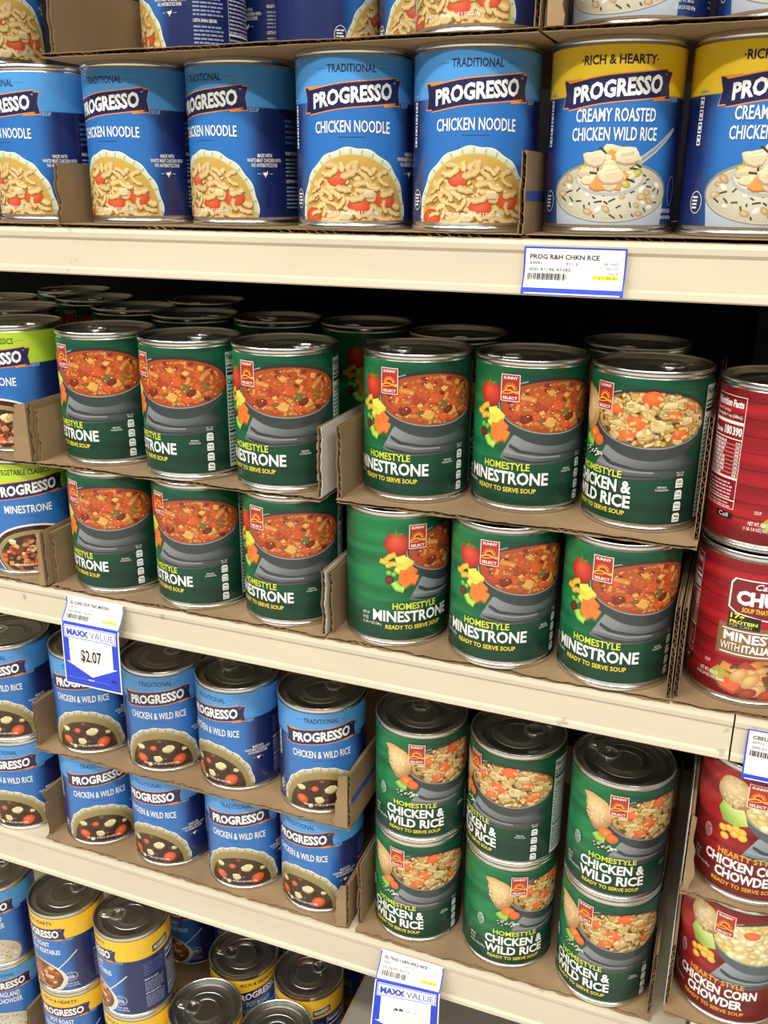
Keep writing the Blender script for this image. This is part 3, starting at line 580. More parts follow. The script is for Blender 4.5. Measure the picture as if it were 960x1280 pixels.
    for k in range(9):
        h = H(.635-.027*k); lines_block(A, u0+.001, u0+.017, h, h+.002, 1, C('#e8c9c9'), rng, wd=.9); A.text(S, ('11%', '23%', '26%', '0%', '13%', '69%', '20%', '25%', '8%')[k], u1-.0012, h, .0034, .0018, WHITE, .02, align='R'); A.rect(S, u0, u1, h-.0006, h-.0004, WHITE)
    lines_block(A, u0+.001, u1-.003, H(.27), H(.39), 5, C('#e0b4b4'), rng); lines_block(A, u0+.001, u1-.003, H(.21), H(.25), 2, C('#e0b4b4'), rng)
    A.rect(S, -.0720, -.0585, H(.135), H(.175), C('#120a0a')); A.text(S, 'Call', -.070, H(.142), .008, .003, WHITE, align='L')
    return A

def wrapfn(u, h, z):                            # every layer follows the same 72 flat facets as the can wall
    st = 2*math.pi/NC; q = u/RL/st; k = math.floor(q+1e-9); t = q-k; a, b = k*st, (k+1)*st; r = RL+z
    return Vector((r*(math.sin(a)*(1-t)+math.sin(b)*t), -r*(math.cos(a)*(1-t)+math.cos(b)*t), h))
def wrapn(u, h): a = u/RL; return (math.sin(a), -math.cos(a), 0)
DES = dict(
    noodle=(d_trad(('CHICKEN NOODLE',), 'noodle', 3), 'print'),
    wild=(d_trad(('CHICKEN & WILD RICE',), 'dark', 4, (.0575,)), 'print'),
    clam=(d_trad(('NEW ENGLAND', 'CLAM CHOWDER'), 'clam', 5, (.040, .044), made=False), 'print'),
    vege=(d_trad(('MINESTRONE',), 'minestrone', 6, (.043,), 'VEGETABLE CLASSICS', C('#b4d43a'), C('#1d3320'), False), 'print'),
    creamy=(d_creamy(), 'print'), roast=(d_roast(), 'print'),
    mine=(d_sunny('minestrone', 7), 'plank'), rice=(d_sunny('rice', 8), 'plank'), chowder=(d_sunny('chowder', 10), 'redplank'),
    chunky=(d_chunky(), 'redplank'))
PN = dict(label='label', banner='brand_banner', side_banner='side_banner', emblem='brand_emblem', heading='heading_lettering', lettering='soup_name', tagline='tagline_lettering', net_weight='net_weight_lettering', protein='protein_tag', picture='soup_picture', small_print='small_print')
ART = {}
for k, (A, bm_) in DES.items():
    ART[k] = [(PN[p], A.build(p, k+'_'+p, wrapfn, wrapn, uv=(p == 'label'), material=M[bm_] if p == 'label' else M['print'])) for p in PN if p in A.P]

# ------------------------------------------------------------------ the can: body, lid with pull tab, label
CH, CR = .1143, .0423
def smoothmesh(name, prof, material):
    V, F = lathe(prof); me = mesh(name, V, F, True); me.materials.append(material)
    me.set_sharp_from_angle(angle=R_(40)); return me
BODY = smoothmesh('can_body', [(.0005, .003), (.036, .003), (.0385, .0008), (.0405, 0), (.0420, .0004), (.0423, .0012), (.0423, .0032), (.0419, .0038), (.0412, .0042), (.0412, .0052), (.0415, .0056), (.0415, .1086), (.0411, .1092), (.0411, .1100), (.0419, .1104), (.0423, .1110), (.0423, .1136), (.0419, .1142), (.0412, .1143), (.0406, .1139), (.0401, .1128)], M['tin'])
LID = smoothmesh('can_lid', [(.0402, .1131), (.0400, .1126), (.0397, .1098), (.0390, .1090), (.0380, .1091), (.0375, .1097), (.0345, .1098), (.0340, .1102), (.0325, .1102), (.0320, .1098), (.0250, .1096), (.0246, .1092), (.0236, .1092), (.0232, .1096), (.0165, .1096), (.0160, .1100), (.0150, .1100), (.0146, .1096), (.0004, .1096)], M['lid'])
def tab_mesh():
    V, F = [], []; n = 32
    # finger ring, lying in xy, rivet end at -x
    def sup(a, rx, ry, e=2.6): c, s = math.cos(a), math.sin(a); return rx*abs(c)**(2/e)*(1 if c >= 0 else -1), ry*abs(s)**(2/e)*(1 if s >= 0 else -1)
    for k in range(n):
        a = 2*math.pi*k/n; xo, yo = sup(a, .0098, .0088); xi, yi = sup(a, .0066, .0062)
        V += [(xo, yo, .0006), (xo*.97, yo*.97, .0016), (xi*1.05, yi*1.05, .0016), (xi, yi, .0006)]
    for k in range(n):
        for j in range(4): F.append((k*4+j, ((k+1) % n)*4+j, ((k+1) % n)*4+(j+1) % 4, k*4+(j+1) % 4))
    tg = [(-.0062, -.0058), (-.0185, -.0048), (-.0212, -.0025), (-.0218, 0), (-.0212, .0025), (-.0185, .0048), (-.0062, .0058)]
    n0 = len(V); m_ = len(tg); V += [(x, y, .0007) for x, y in tg]+[(x, y, .0015) for x, y in tg]
    F += [tuple(n0+m_+i for i in range(m_)), tuple(n0+i for i in range(m_))[::-1]]+[(n0+i, n0+(i+1) % m_, n0+m_+(i+1) % m_, n0+m_+i) for i in range(m_)]
    lv, lf = lathe([(.0030, .0002), (.0030, .0019), (.0024, .0023), (.0003, .0024)], 16); n0 = len(V)
    V += [(x-.0155, y, z) for x, y, z in lv]; F += [tuple(i+n0 for i in q) for q in lf]
    me = mesh('pull_tab', V, F, True); me.materials.append(M['tab']); me.set_sharp_from_angle(angle=R_(35)); return me
TAB = tab_mesh()
CANS = {}
def can(key, design, x, y, z, off, label, group=None, tabdir=None, back=False):
    """off: degrees by which the front of the label is turned from the line of sight of the photographer"""
    phi = math.atan2(CAM.x-x, y-CAM.y)+R_(off)
    e = empty('soup_can', (x, y, z), label, 'can', group); e.rotation_euler.z = phi
    link('can_body', BODY, e)
    ld = link('lid', LID, e)
    if tabdir is None: tabdir = random.Random(key).uniform(0, 360)
    ld.rotation_euler.z = R_(tabdir)-phi
    tb = link('pull_tab', TAB, ld); tb.location = (.0275, 0, .1092)
    # finger ring points to the middle of the lid, the riveted nose to its edge
    tb.rotation_euler.z = math.pi; tb.location.x = .0155
    lab = None
    for nm, me in ART[design]:
        if nm == 'label': lab = link('label', me, e)
        else: link(nm, me, lab)
    CANS[key] = e; return e

# ------------------------------------------------------------------ structure: floor and shelving
ce = link('ceiling', mesh('ceiling', *box_data(-6, 6, -6, 2, 2.30, 2.32)), None, M['ceiling']); tag(ce, kind='structure')
fl = link('floor', mesh('floor', *box_data(-6, 6, -6, 2, -1.42, -1.40)), None, M['floor']); tag(fl, kind='structure')
ZA, ZB, ZC, ZD = -.003, -.3217, -.652, -.982       # deck heights
LIP = {'A': (-.022, ZA, .0345), 'B': (-.009, ZB, .0345), 'C': (.0255, ZC, .0425), 'D': (.0255, ZD, .0425)}
def lip_profile(y, z, h):
    return [(y+.030, z), (y+.003, z), (y+.0008, z-.0006), (y, z-.003), (y+.0004, z-.0065), (y+.0022, z-.0085), (y+.0018, z-h+.006), (y-.0006, z-h+.0045), (y-.0010, z-h+.001), (y, z-h), (y+.004, z-h), (y+.004, z-.012), (y+.030, z-.012)]
ZK = .057                                        # the section past the seam hangs a deeper third shelf two notches higher
def section(label, x0, x1, dc=0):
    s = empty('shelving_unit', ((x0+x1)/2, .44, -1.40), label, 'shelf', 'gondola shelving sections'); ox, oy, oz = s.location
    def P(name, data, mt, parent=s):
        V, F = data; o = link(name, mesh(name, [(a-ox, b-oy, c-oz) for a, b, c in V], F), parent, mt); return o
    P('back_panel', box_data(x0, x1, .44, .45, -1.40, .42), M['peg'])
    for x in (x0+.008, x1-.008): P('upright', box_data(x-.0075, x+.0075, .425, .44, -1.40, .42), M['black'])
    P('kick_plate', box_data(x0+.001, x1-.001, .05, .06, -1.40, ZD-.045), M['cream'])
    for k, (y, z, h) in LIP.items():
        if k == 'C' and dc: y, z = -.018, z+dc
        g = .0006; d = P('shelf_deck', box_data(x0+g, x1-g, y+.030, .425, z-.012, z), M['cream'])
        P('price_channel', prism_x(lip_profile(y, z, h), x0+g, x1-g), M['cream'], d)
        for xb in (x0+.02, x1-.02): P('bracket', prism_x([(.425, z-.013), (.425, z-.075), (.40, z-.075), (y+.06, z-.03), (y+.06, z-.013)], xb-.0015, xb+.0015), M['black'], d)
XS = .0276
section('cream metal shelving with black pegboard back, holding the blue and green cans', XS-1.22, XS)
section('cream metal shelving past the lip seam, holding the red cans', XS, XS+1.0, ZK)

# ------------------------------------------------------------------ corrugated trays
TH = .003
def torn(rng, n, amp): return [rng.uniform(-amp, amp) for _ in range(n)]
def sheet(parent, name, x0, x1, y0, y1, z, rng, o0):                  # flat floor of a tray: liners with fluting between
    n = max(8, int((x1-x0)/.006)); t = torn(rng, n+1, .0016); k = rng.uniform(0, 9)
    t = [a+.0015*math.sin(i*.35+k) for i, a in enumerate(t)]; t2 = torn(rng, n+1, .0012)
    V, F = [], []
    for zz, tt in ((z, t2), (z+.0004, t2), (z+TH-.0004, t), (z+TH, t)):
        for i in range(n+1):
            x = x0+(x1-x0)*i/n; V += [(x, y0+tt[i], zz), (x, y1, zz)]
    m_ = (n+1)*2
    for lo, hi in ((0, 1), (2, 3)):
        a, b = lo*m_, hi*m_
        for i in range(n):
            q = i*2; F += [(a+q, a+q+1, a+q+3, a+q+2), (b+q, b+q+2, b+q+3, b+q+1), (a+q, a+q+2, b+q+2, b+q)]
        F += [(a, b, b+1, a+1), (a+2*n, a+2*n+1, b+2*n+1, b+2*n)]
    o = link(name, mesh(name, [Vector(v)-o0 for v in V], F), parent, M['card'])
    V, F = [], []; nf = int((x1-x0)/.0034)
    for i in range(nf+1):
        x = x0+(x1-x0)*i/nf; zz = z+.0004 if i % 2 else z+TH-.0004; yy = y0+.0012+rng.uniform(-.0008, .001); V += [(x, yy, zz), (x, y1, zz)]
    for i in range(nf): F.append((2*i, 2*i+1, 2*i+3, 2*i+2))
    link('fluting', mesh('fluting', [Vector(v)-o0 for v in V], F), o, M['flute'])
def wall(parent, x, y0, y1, z, h, rng, o0, outer='card', side=1, corner=0, stripe=False, slope=0.0):
    """upright side wall of a tray in the plane x, torn along its front edge; side=+1 faces its outside to +x"""
    n = 12; f = torn(rng, n+1, .0013); f = [a+.0012*math.sin(i*.9+h*100) for i, a in enumerate(f)]; zs = [z+h*i/n for i in range(n+1)]
    inn = M['card']; out = M[outer]; first = None
    for xx, mt, nm in ((x-TH/2*side, inn, 'side_wall'), (x+TH/2*side, out, 'outer_liner')):
        V, F = [], []
        for i in range(n+1):
            yf = y0+f[i]+slope*(i/n)**2
            for d in (-.0002, .0002): V += [(xx+d, yf, zs[i]), (xx+d, y1, zs[i])]
        for i in range(n):
            q = 4*i; F += [(q, q+1, q+5, q+4), (q+2, q+6, q+7, q+3), (q, q+4, q+6, q+2)]
        q = 4*n; F += [(q, q+1, q+3, q+2)]
        o = link(nm, mesh(nm, [Vector(v)-o0 for v in V], F), parent if first is None else first, mt)
        if first is None: first = o
    V, F = [], []; nf = max(6, int(h/.0034))
    for i in range(nf+1):
        zz = z+h*i/nf; xx = x+(TH/2-.0003)*(1 if i % 2 else -1); V += [(xx, y0+.0012+slope*(i/nf)**2+rng.uniform(-.0006, .0008), zz), (xx, y1, zz)]
    for i in range(nf): F.append((2*i, 2*i+1, 2*i+3, 2*i+2))
    link('fluting', mesh('fluting', [Vector(v)-o0 for v in V], F), first, M['flute'])
    if stripe:
        me = mesh('printed_stripe', [Vector((x+side*(TH/2+.0004), y, zz))-o0 for y, zz in ((y0+.003, z+h*.40), (y0+.09, z+h*.40), (y0+.09, z+h*.52), (y0+.003, z+h*.52))], [(0, 1, 2, 3)])
        link('printed_stripe', me, first, M['ink'])
    if corner:                                                           # remnant of the front wall folded round the corner
        pts = [(0, 0)]; m2 = 9
        for i in range(m2+1): pts.append((corner*(1-.5*(i/m2)**1.5)+rng.uniform(-.0018, .0018), h*.97*i/m2))
        pts.append((0, h)); V = []
        for d in (0, TH*.8): V += [(x-side*p[0], y0-.0008-d, z+p[1]) for p in pts]
        k = len(pts); F = [tuple(range(k)), tuple(range(k, 2*k))[::-1]]+[(i, (i+1) % k, k+(i+1) % k, k+i) for i in range(k)]
        link('torn_corner', mesh('torn_corner', [Vector(v)-o0 for v in V], F), parent, M['card'])
M['ink'] = mat('blue_ink', C('#3c4f9c'), .7)
def tray(label, x0, x1, y0, y1, z, walls, seed):
    rng = random.Random(seed); o0 = Vector(((x0+x1)/2, (y0+y1)/2, z)); e = empty('cardboard_tray', o0, label, 'tray', 'corrugated cardboard trays'); 
    sheet(e, 'tray_floor', x0, x1, y0, y1, z, rng, o0)
    for wl in walls: wall(e, rng=rng, o0=o0, z=z+TH, y1=y1, **wl)
    return e
W = lambda x, y0, h, **k: dict(x=x, y0=y0, h=h, **k)
zA1, zA2 = ZA, .1143
tray('brown tray under the noodle cans beyond the short upright flap, top shelf', -.72, -.5075, -.019, .30, ZA, [], 1)
tray('brown tray under the four noodle cans beside the creamy chicken can', -.506, -.1395, -.019, .30, ZA, [W(-.5045, -.014, .044, side=-1), W(-.1410, -.018, .050, side=1, stripe=True)], 2)
tray('brown tray under the yellow-banded creamy chicken cans on the top shelf', -.1378, .128, -.017, .30, ZA, [], 3)
tray('brown tray raised on top of the noodle cans, with tall walls', -.497, -.1345, -.025, .30, zA2, [W(-.4955, -.014, .052, side=-1), W(-.1360, -.026, .052, side=1, stripe=True)], 4)
tray('brown torn tray raised on top of the yellow-banded creamy cans', -.1318, .136, -.026, .30, zA2, [W(-.1303, -.022, .05, side=-1, corner=.010)], 5)
zB1, zB2 = ZB, ZB+TH+CH
tray('brown tray under the lower lime-topped minestrone can', -.80, -.5668, -.006, .30, zB1, [W(-.5683, -.006, .052, side=1, corner=.006)], 6)
tray('brown tray with torn corner under the upper lime-topped minestrone can', -.80, -.5670, -.006, .38, zB2, [W(-.5685, -.004, .052, side=1, corner=.020)], 7)
tray('brown tray under the lower minestrone cans beside the lime-topped can', -.5645, -.2890, -.006, .30, zB1, [W(-.563, .0, .05, side=-1), W(-.2905, -.004, .056, side=1, stripe=False, outer='cardw')], 8)
tray('tray with a white outer wall under the upper green minestrone cans', -.5655, -.2920, -.004, .38, zB2, [W(-.564, .0, .046, side=-1), W(-.2935, .0, .056, side=1, outer='cardw', corner=0)], 9)
tray('brown tray under the three lower minestrone cans beside the red cans', -.2875, -.0170, -.006, .30, zB1, [W(-.2860, .0, .054, side=-1), W(-.0185, -.006, .074, side=1)], 10)
tray('brown tray under upper minestrone cans and one chicken wild rice can', -.2800, -.0117, .0, .30, zB2, [W(-.2785, .002, .058, side=-1), W(-.0132, .010, .082, side=1, slope=.03)], 11)
tray('brown tray under the stacked red soup cans', -.0150, .166, -.004, .30, zB1, [W(-.0138, -.002, .072, side=-1)], 12)
zC1, zC2 = ZC, ZC+TH+CH
tray('brown tray on the shelf under the lower blue wild rice cans', -.6480, -.2865, .031, .34, zC1, [W(-.6465, .036, .056, side=-1), W(-.2880, .033, .048, side=1, corner=.012)], 13)
tray('brown tray raised between the two layers of blue wild rice cans', -.6440, -.2835, .029, .34, zC2, [W(-.6425, .032, .050, side=-1, corner=-.0), W(-.2850, .031, .056, side=1, stripe=True, corner=.014)], 14)
tray('brown tray under the stacked green chicken wild rice cans', -.2790, -.0025, .030, .34, zC1, [W(-.2775, .038, .072, side=-1), W(-.0040, .034, .066, side=1)], 15)
tray('brown tray on the shelf under the red corn chowder cans', .0070, .188, -.014, .34, zC1+ZK, [W(.0085, -.006, .06, side=-1, outer='cardw')], 16)
tray('tray with a white wall raised between the red chowder cans', .0070, .188, -.012, .34, zC2+ZK, [W(.0085, -.006, .066, side=-1, outer='cardw', corner=.006)], 17)
tray('brown tray on the bottom shelf under the yellow-banded pot roast cans', -.715, -.335, .030, .30, ZD, [], 18)
tray('brown tray on the bottom shelf under the clam chowder cans', -.95, -.718, .030, .215, ZD, [W(-.7195, .034, .05, side=1)], 19)

# ------------------------------------------------------------------ cans
ORD = ['first', 'second', 'third', 'fourth', 'fifth', 'sixth', 'seventh']
g = 'chicken noodle cans on the top shelf'
za = 0.0
for k, (x, y, off) in enumerate([(-.1856, .0265, 0), (-.2735, .0275, -4), (-.3735, .046, -44), (-.4602, .038, -39), (-.5485, .034, -53), (-.640, .040, -60)]):
    can('A%d' % (5-k), 'noodle', x, y, za, off, 'blue chicken noodle can on the top shelf, %s from the yellow-banded cans' % ORD[k], g)
can('R1', 'creamy', -.0955, .0362, za, 1, 'yellow-banded creamy chicken rice can on top shelf, next to the noodle cans', 'creamy chicken cans')
can('R2', 'creamy', -.0080, .0390, za, 16, 'yellow-banded creamy chicken rice can on top shelf, second from the noodle cans', 'creamy chicken cans')
zt = zA2+TH
g = 'cans of the upper layer on the top shelf'
can('T0', 'noodle', -.5921, .030, zA2, 20, 'upper chicken noodle can standing outside the tall brown tray wall', g)
can('T5', 'noodle', -.1870, .030, zt, -24, 'upper chicken noodle can at the front of the raised tray', g)
can('T4', 'noodle', -.2545, .138, zt, -5, 'blue can set back in the raised tray, first behind the front noodle can', g)
can('T3', 'noodle', -.3400, .130, zt, 74, 'blue can set back in the raised tray, nutrition table showing', g)
can('T2', 'noodle', -.4120, .182, zt, -100, 'blue can set farthest back in the raised tray', g)
can('T1', 'noodle', -.4480, .104, zt, -89, 'blue can inside the raised tray next to the tall brown wall', g)
can('RT1', 'creamy', -.0855, .036, zt, -20, 'upper creamy chicken can beside the torn tray wall, bottom edge showing', g)
can('RT2', 'creamy', .0020, .036, zt, 0, 'upper creamy chicken can, second from the torn tray wall', g)
zu, zl = zB2+TH, zB1+TH
g = 'green minestrone cans on the middle shelf'
for k, (x, y, off, td) in enumerate([(-.3390, .036, -45, 20), (-.4270, .036, -65, 90), (-.5175, .0446, -61, 150)]):
    can('BU%d' % (3-k), 'mine', x, y, zu, off, 'green minestrone can, upper layer, %s from the white tray wall' % ORD[k], g, td)
for k, (x, y, off) in enumerate([(-.3370, .037, -44), (-.4255, .037, -59), (-.5150, .037, -61)]):
    can('BL%d' % (3-k), 'mine', x, y, zl, off, 'green minestrone can, lower layer below the white tray wall, %s from it' % ORD[k], g)
can('BU4', 'mine', -.2325, .0521, zu, -30, 'green minestrone can, upper layer, facing the white tray wall', g, 160)
can('BU5', 'mine', -.1455, .0620, zu, -20, 'green minestrone can, upper layer, beside the chicken wild rice can', g, 190)
can('BU6', 'rice', -.0568, .0540, zu, -45, 'green chicken wild rice can in upper layer beside the red cans', 'green chicken and wild rice cans', 40)
for k, (x, y, off) in enumerate([(-.0636, .034, -17), (-.1516, .034, -16), (-.2415, .037, 21)]):
    can('BL%d' % (6-k), 'mine', x, y, zl, off, 'green minestrone can, lower layer, tomato showing, %s from the red cans' % ORD[k], g)
can('PU', 'vege', -.6190, .046, zu, -34, 'lime-topped minestrone can in the upper layer behind a torn tray corner', 'lime-topped minestrone cans')
can('PL', 'vege', -.6200, .040, zl, -3, 'lime-topped minestrone can in the lower layer on the middle shelf', 'lime-topped minestrone cans')
can('CU', 'chunky', .0312, .050, zl+CH, 49, 'red soup can with nutrition table showing, on top of another red can', 'red soup cans with wood boards')
can('CL', 'chunky', .0308, .046, zl, 21, 'bottom red minestrone can with italian sausage, beside the green minestrone cans', 'red soup cans with wood boards')
g = 'rows of cans behind on the middle shelf'
for k, d, x, y, off, lb in (('r1', 'mine', -.2270, .142, 30, 'shadowed green can behind the gap between upper minestrone cans, tomato unseen'), ('r2', 'rice', -.0790, .146, -20, 'shadowed can directly behind the upper chicken wild rice can'),
                        ('r3', 'mine', -.3230, .170, 10, 'shadowed green can behind the white tray wall, tomato showing'), ('r4', 'mine', -.4110, .165, -20, 'shadowed green can behind the upper can nearest the white tray wall'),
                        ('r5', 'mine', -.4985, .160, -140, 'shadowed green can with its nutrition table turned outward'), ('r6', 'mine', -.5850, .182, -60, 'shadowed can behind the upper minestrone can farthest from the white wall'),
                        ('r7', 'mine', -.5480, .262, -30, 'shadowed can deep in the third row behind the nutrition table can'), ('r8', 'mine', -.6930, .132, -40, 'shadowed can directly behind the lime-topped can'),
                        ('r9', 'mine', -.6720, .232, -40, 'shadowed can in the third row behind the lime-topped can'), ('r10', 'mine', -.7680, .190, -40, 'shadowed can at the far end of the row behind the lime-topped can'), ('r11', 'mine', -.7450, .290, -40, 'shadowed can deepest in the row behind the lime-topped can')):
    can(k, d, x, y, zu, off, lb, g)
zu, zl = zC2+TH, zC1+TH
g = 'blue chicken and wild rice cans'
for k, (x, y, off, td) in enumerate([(-.3310, .0760, -2, 60), (-.4225, .0780, -42, 150), (-.5085, .077, -14, 80), (-.5970, .076, -22, 120)]):
    can('XU%d' % (4-k), 'wild', x, y, zu, off, 'blue chicken wild rice can, upper layer, %s from the stacked green cans' % ORD[k], g, td)
for k, (x, y, off) in enumerate([(-.3335, .0765, -33), (-.4200, .077, -15), (-.5110, .077, -36), (-.6020, .077, -7)]):
    can('XL%d' % (4-k), 'wild', x, y, zl, off, 'blue chicken wild rice can, lower layer, %s from the stacked green cans' % ORD[k], g)
can('XU0', 'wild', -.7000, .070, zC1+CH, -31, 'blue chicken wild rice can outside the raised tray, stacked on another can', g, 170)
can('XL0', 'wild', -.7000, .070, zC1, -34, 'blue chicken wild rice can standing on the bare shelf, can on top', g)
g = 'green chicken and wild rice cans'
for k, (x, y, ou, ol, td) in enumerate([(-.2310, .0765, -5, -28, 110), (-.1413, .0780, -55, 12, 40), (-.0493, .0690, 0, -26, 150)]):
    nm = ('beside the blue cans', 'in the middle of three', 'beside the red chowder cans')[k]
    can('GU%d' % k, 'rice', x, y, zl+CH, ou, 'green chicken wild rice can on top of its stack, %s' % nm, g, td)
    can('GL%d' % k, 'rice', x, y, zl, ol, 'green chicken wild rice can at the bottom of its stack, %s' % nm, g)
can('KU', 'chowder', .0530, .032, zu+ZK, 2, 'red chicken corn chowder can above the raised tray, beside the green stacks', 'red corn chowder cans')
can('KL', 'chowder', .0530, .032, zl+ZK, -10, 'red chicken corn chowder can under the raised tray, beside the green stacks', 'red corn chowder cans')
zl = ZD+TH
g = 'yellow-banded pot roast cans on the bottom shelf'
can('D1U', 'roast', -.6610, .062, zl+CH, -57, 'yellow-banded pot roast can, upper layer, beside the blue clam chowder cans', g, 60)
can('D1L', 'roast', -.6610, .062, zl, -34, 'yellow-banded pot roast can, lower layer, beside the blue clam chowder cans', g)
can('D2U', 'roast', -.5690, .062, zl+CH, -79, 'yellow-banded pot roast can, upper layer, directions text turned outward', g, 200)
can('D2L', 'roast', -.5690, .062, zl, -35, 'yellow-banded pot roast can under the one with directions turned outward', g)
can('D5', 'roast', -.4830, .068, zl, -20, 'front pot roast can with bare lid, next to the two-high stack', g, 185)
can('D6', 'roast', -.3930, .070, zl, -60, 'front pot roast can with bare lid, second from the two-high stack', g, 250)
can('D3', 'roast', -.4830, .157, zl, 22, 'pot roast can one row back, banner visible, nearer the two-high stack', g, 190)
can('D4', 'roast', -.3950, .160, zl, -100, 'pot roast can one row back, fine print turned outward', g, 60)
can('D0U', 'clam', -.7650, .062, zl+CH, -30, 'blue clam chowder can on top of another on the bottom shelf', 'blue clam chowder cans')
can('D0L', 'clam', -.7650, .062, zl, -20, 'blue clam chowder can under another on the bottom shelf', 'blue clam chowder cans')

# neighbours just outside the photograph that share its trays
can('R3', 'creamy', .0805, .0390, 0, 5, 'yellow-banded creamy chicken rice can on top shelf, third from the noodle cans', 'creamy chicken cans')
can('RT3', 'creamy', .0900, .036, zA2+TH, -12, 'upper creamy chicken can, third from the torn tray wall', 'cans of the upper layer on the top shelf')
can('CU2', 'chunky', .1195, .050, zB1+TH+CH, 6, 'red minestrone can with sausage, upper layer, second from the green minestrone cans', 'red soup cans with wood boards')
can('CL2', 'chunky', .1195, .048, zB1+TH, -8, 'red minestrone can with sausage, lower layer, second from the green minestrone cans', 'red soup cans with wood boards')
can('KU2', 'chowder', .1415, .032, zC2+TH+ZK, 8, 'red chicken corn chowder can above the raised tray, second from the green stacks', 'red corn chowder cans')
can('KL2', 'chowder', .1415, .032, zC1+TH+ZK, -5, 'red chicken corn chowder can under the raised tray, second from the green stacks', 'red corn chowder cans')
can('PU2', 'vege', -.7080, .044, zB2+TH, -20, 'lime-topped minestrone can, upper layer, second from the green minestrone cans', 'lime-topped minestrone cans')
can('PL2', 'vege', -.7080, .040, zB1+TH, 5, 'lime-topped minestrone can, lower layer, second from the green minestrone cans', 'lime-topped minestrone cans')
NB = ('deep behind the blue clam chowder cans', 'deep behind the stacked pot roast cans', 'deep behind the two bare-lid cans', 'deep beside the grey carton')
for k, x in enumerate((-.6150, -.5270, -.4390, -.3610)):
    for lv, z, off in (('lower', zl, -50-15*k), ('upper', zl+CH, -40+25*k)):
        can('D7%d%s' % (k, lv), 'roast', x, .246+.03*(k == 3), z, off, 'shadowed back row can, %s layer, %s' % (lv, NB[k]), 'back row cans on the bottom shelf')

# ------------------------------------------------------------------ shelf tags
def tagsheet(name, label, x0, width, prof, draw, twist=0):
    """prof: (y, z) points from top to bottom; artwork is laid out in (u, s) with s measured down from the top"""
    L_ = [0]
    for a, b in zip(prof, prof[1:]): L_.append(L_[-1]+math.hypot(b[0]-a[0], b[1]-a[1]))
    tot = L_[-1]
    def fn(u, h, z):
        s = max(0, min(tot, -h)); i = 0
        while i < len(prof)-2 and s > L_[i+1]: i += 1
        t = (s-L_[i])/(L_[i+1]-L_[i]); a, b = prof[i], prof[i+1]; dy, dz = (b[0]-a[0]), (b[1]-a[1]); q = math.hypot(dy, dz)
        return Vector((x0+u, a[0]+dy*t+dz/q*(z*4+.0002)-twist*(1-u/width)*s/tot, a[1]+dz*t-dy/q*(z*4)))
    A = Art(.1, -tot, 0); A.du = 1; draw(A, width, tot)
    e = empty('shelf_tag', (x0+width/2, prof[0][0], prof[0][1]), label, 'price tag', 'shelf tags'); o0 = e.location.copy()
    base_ = None; cuts = [-l for l in L_[1:-1]]
    for p in ('paper', 'border', 'lettering', 'barcode'):
        if p not in A.P: continue
        me = A.build(p, name+'_'+p, lambda u, h, z: fn(u, h, z)-o0, None, cuts, material=M['paper'])
        if p == 'paper':
            base_ = link('paper', me, e); md = base_.modifiers.new('thickness', 'SOLIDIFY'); md.thickness = .0003; md.offset = -1
        else: link({'border': 'blue_border'}.get(p, p), me, base_)
BLU = C('#2c48d0'); INK = C('#26262a'); GRY = C('#8a8a90'); PAP = C('#ecebea')
def head(A, Wd, title, l2, l3, seed, left=.004):
    rng = random.Random(seed)
    A.text('lettering', title, left, -.0075, Wd*.68, .0030, INK, .02, align='L'); A.text('lettering', l2, left, -.0108, .0075, .0016, INK, align='L'); A.text('lettering', '01 - 2', Wd*.42, -.0108, .0075, .0016, INK, align='L')
    A.text('lettering', l3, left, -.0148, .026, .0020, INK, align='L')
    u = left-.001
    while u < left+.024: wd = rng.choice((.0003, .0005, .0009)); A.rect('barcode', u, u+wd, -.0205, -.0162, INK, 1e-7); u += wd+rng.choice((.0003, .0006))
    A.rect('lettering', Wd-.020, Wd-.004, -.0192, -.0166, C('#ece23a')); A.text('lettering', '8.17 PER LB', Wd-.006, -.0188, .010, .0014, INK, align='R'); A.text('lettering', '12 - 18.5 OZ', Wd-.0045, -.0130, .012, .0017, GRY, align='R'); A.text('lettering', 'EA  UNIT', Wd-.0045, -.0102, .009, .0014, GRY, align='R'); A.text('lettering', 'SALE', Wd-.0045, -.0160, .006, .0013, GRY, align='R')
def frame(A, Wd, t0, t1, wd=.0011):
    for a in ((0, wd, -t1, -t0), (Wd-wd, Wd, -t1, -t0), (0, Wd, -t0-wd, -t0), (0, Wd, -t1, -t1+wd)): A.rect('border', *a, BLU)
def draw_small(title, l2, l3, seed):
    def d(A, Wd, t):
        A.rect('paper', 0, Wd, -t, 0, PAP); frame(A, Wd, 0, t); A.rect('border', 0, Wd, -t, -t+.0042, BLU); A.rect('border', .002, Wd-.002, -t+.0004, -t+.0012, PAP); head(A, Wd, title, l2, l3, seed)
    return d
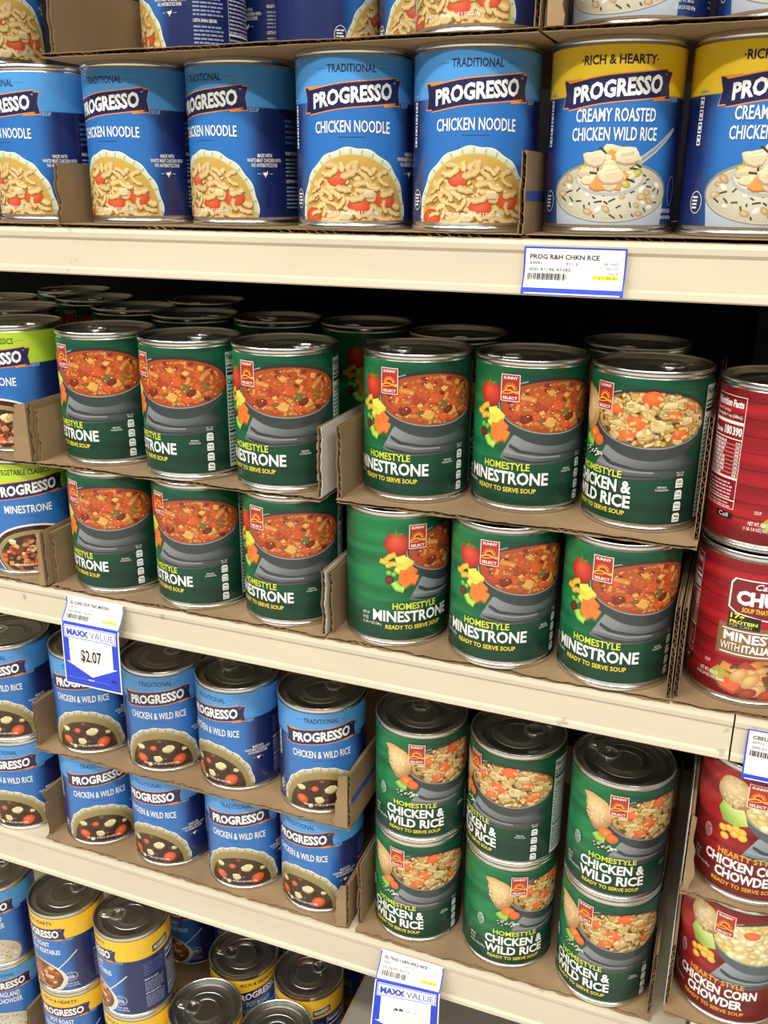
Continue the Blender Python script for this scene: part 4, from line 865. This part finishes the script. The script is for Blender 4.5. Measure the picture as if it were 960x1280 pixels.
def draw_maxx(title, l2, l3, seed):
    def d(A, Wd, t):
        A.rect('paper', 0, Wd, -t, 0, PAP); frame(A, Wd, .0, .0245); A.rect('paper', .0, Wd, -.0012, 0, PAP); head(A, Wd, title, l2, l3, seed)
        b = 'border'; A.rect(b, .0012, Wd-.0012, -t+.0016, -.0245, BLU)
        A.rect(b, .003, Wd-.003, -.0385, -.0262, PAP); A.rect(b, .0036, Wd-.0036, -.0379, -.0268, BLU); A.rect(b, .0042, Wd-.0042, -.0373, -.0274, PAP)
        A.text('lettering', 'MAXX', .006, -.0357, .0235, .0062, BLU, .05, align='L'); A.text('lettering', 'VALUE', .0310, -.0357, .0255, .0062, BLU, -.008, align='L')
        c = Wd/2; A.poly(b, [(.0075, -.0385), (Wd-.0075, -.0385), (Wd-.0075, -.062), (Wd-.003, -.062), (c, -.0745), (.003, -.062), (.0075, -.062)], PAP)
        A.text('lettering', '$2.07', c, -.0615, .0225, .0135, INK, .022); A.text('lettering', 'Our everyday low prices', .005, -.0785, .020, .0013, C('#a8b4ee'), align='L'); A.text('lettering', 'MAXX', c-.005, -.0785, .007, .0016, WHITE, .03, align='L'); A.text('lettering', 'save you money!', c+.003, -.0785, .016, .0013, C('#a8b4ee'), align='L'); A.text('lettering', '0012', Wd-.004, -.0755, .006, .0022, C('#0c1450'), .02, align='R')
    return d
tagsheet('tagA', 'white price tag with blue border on the top shelf lip', -.1365, .0640, [(-.0235, -.0070), (-.0232, -.0180), (-.0245, -.0260), (-.0275, -.0320), (-.0285, -.0360)], draw_small('PROG R&H CHKN RCE', '39091', '000-41196-45385', 1))
tagsheet('tagB', 'MAXX VALUE price tag of $2.07 hanging in front of the blue cans', -.5435, .0620, [(-.0110, -.3225), (-.0122, -.3300), (-.0165, -.3370), (-.0205, -.3420), (-.0225, -.3480), (-.0235, -.3700), (-.0245, -.4050)], draw_maxx('SSL COND SOUP TRAD MNSTRN', '84890', '000-86487-06202', 2))
tagsheet('tagE', 'blue-bordered price tag on the middle shelf lip under the red cans', .0370, .0640, [(-.0105, -.3265), (-.0105, -.3380), (-.0118, -.3480), (-.0145, -.3560), (-.0155, -.3640)], draw_small('CBELL CHNKY MNSTRN', '60711', '000-51000-12345', 3))
tagsheet('tagC', 'MAXX VALUE price tag below the green chicken wild rice stacks', -.2485, .0620, [(.0235, -.6545), (.0225, -.6620), (.0180, -.6690), (.0140, -.6740), (.0125, -.6800), (.0115, -.7020), (.0105, -.7370)], draw_maxx('SSL TRAD CHKN WILD RICE', '84890', '000-86487-00224', 4), twist=.02)

# ------------------------------------------------------------------ carton on the bottom shelf, right of the pot roast cans
def carton(x0, x1, y0, y1, z, h):
    e = empty('shipping_carton', ((x0+x1)/2, (y0+y1)/2, z), 'closed grey cardboard carton on the bottom shelf behind the hanging tag', 'carton'); o0 = e.location.copy()
    def P(n, d, mt): V, F = d; return link(n, mesh(n, [Vector(v)-o0 for v in V], F), e, mt)
    P('carton_body', box_data(x0, x1, y0, y1, z, z+h), M['box']); ym = (y0+y1)/2
    P('top_flap', box_data(x0, x1, y0, ym-.0008, z+h, z+h+.003), M['box']); P('top_flap', box_data(x0, x1, ym+.0008, y1, z+h, z+h+.003), M['box'])
    P('end_panel', box_data(x0-.003, x0, y0, y1, z, z+h+.003), M['card'])
carton(-.318, .10, .06, .36, ZD, .135)
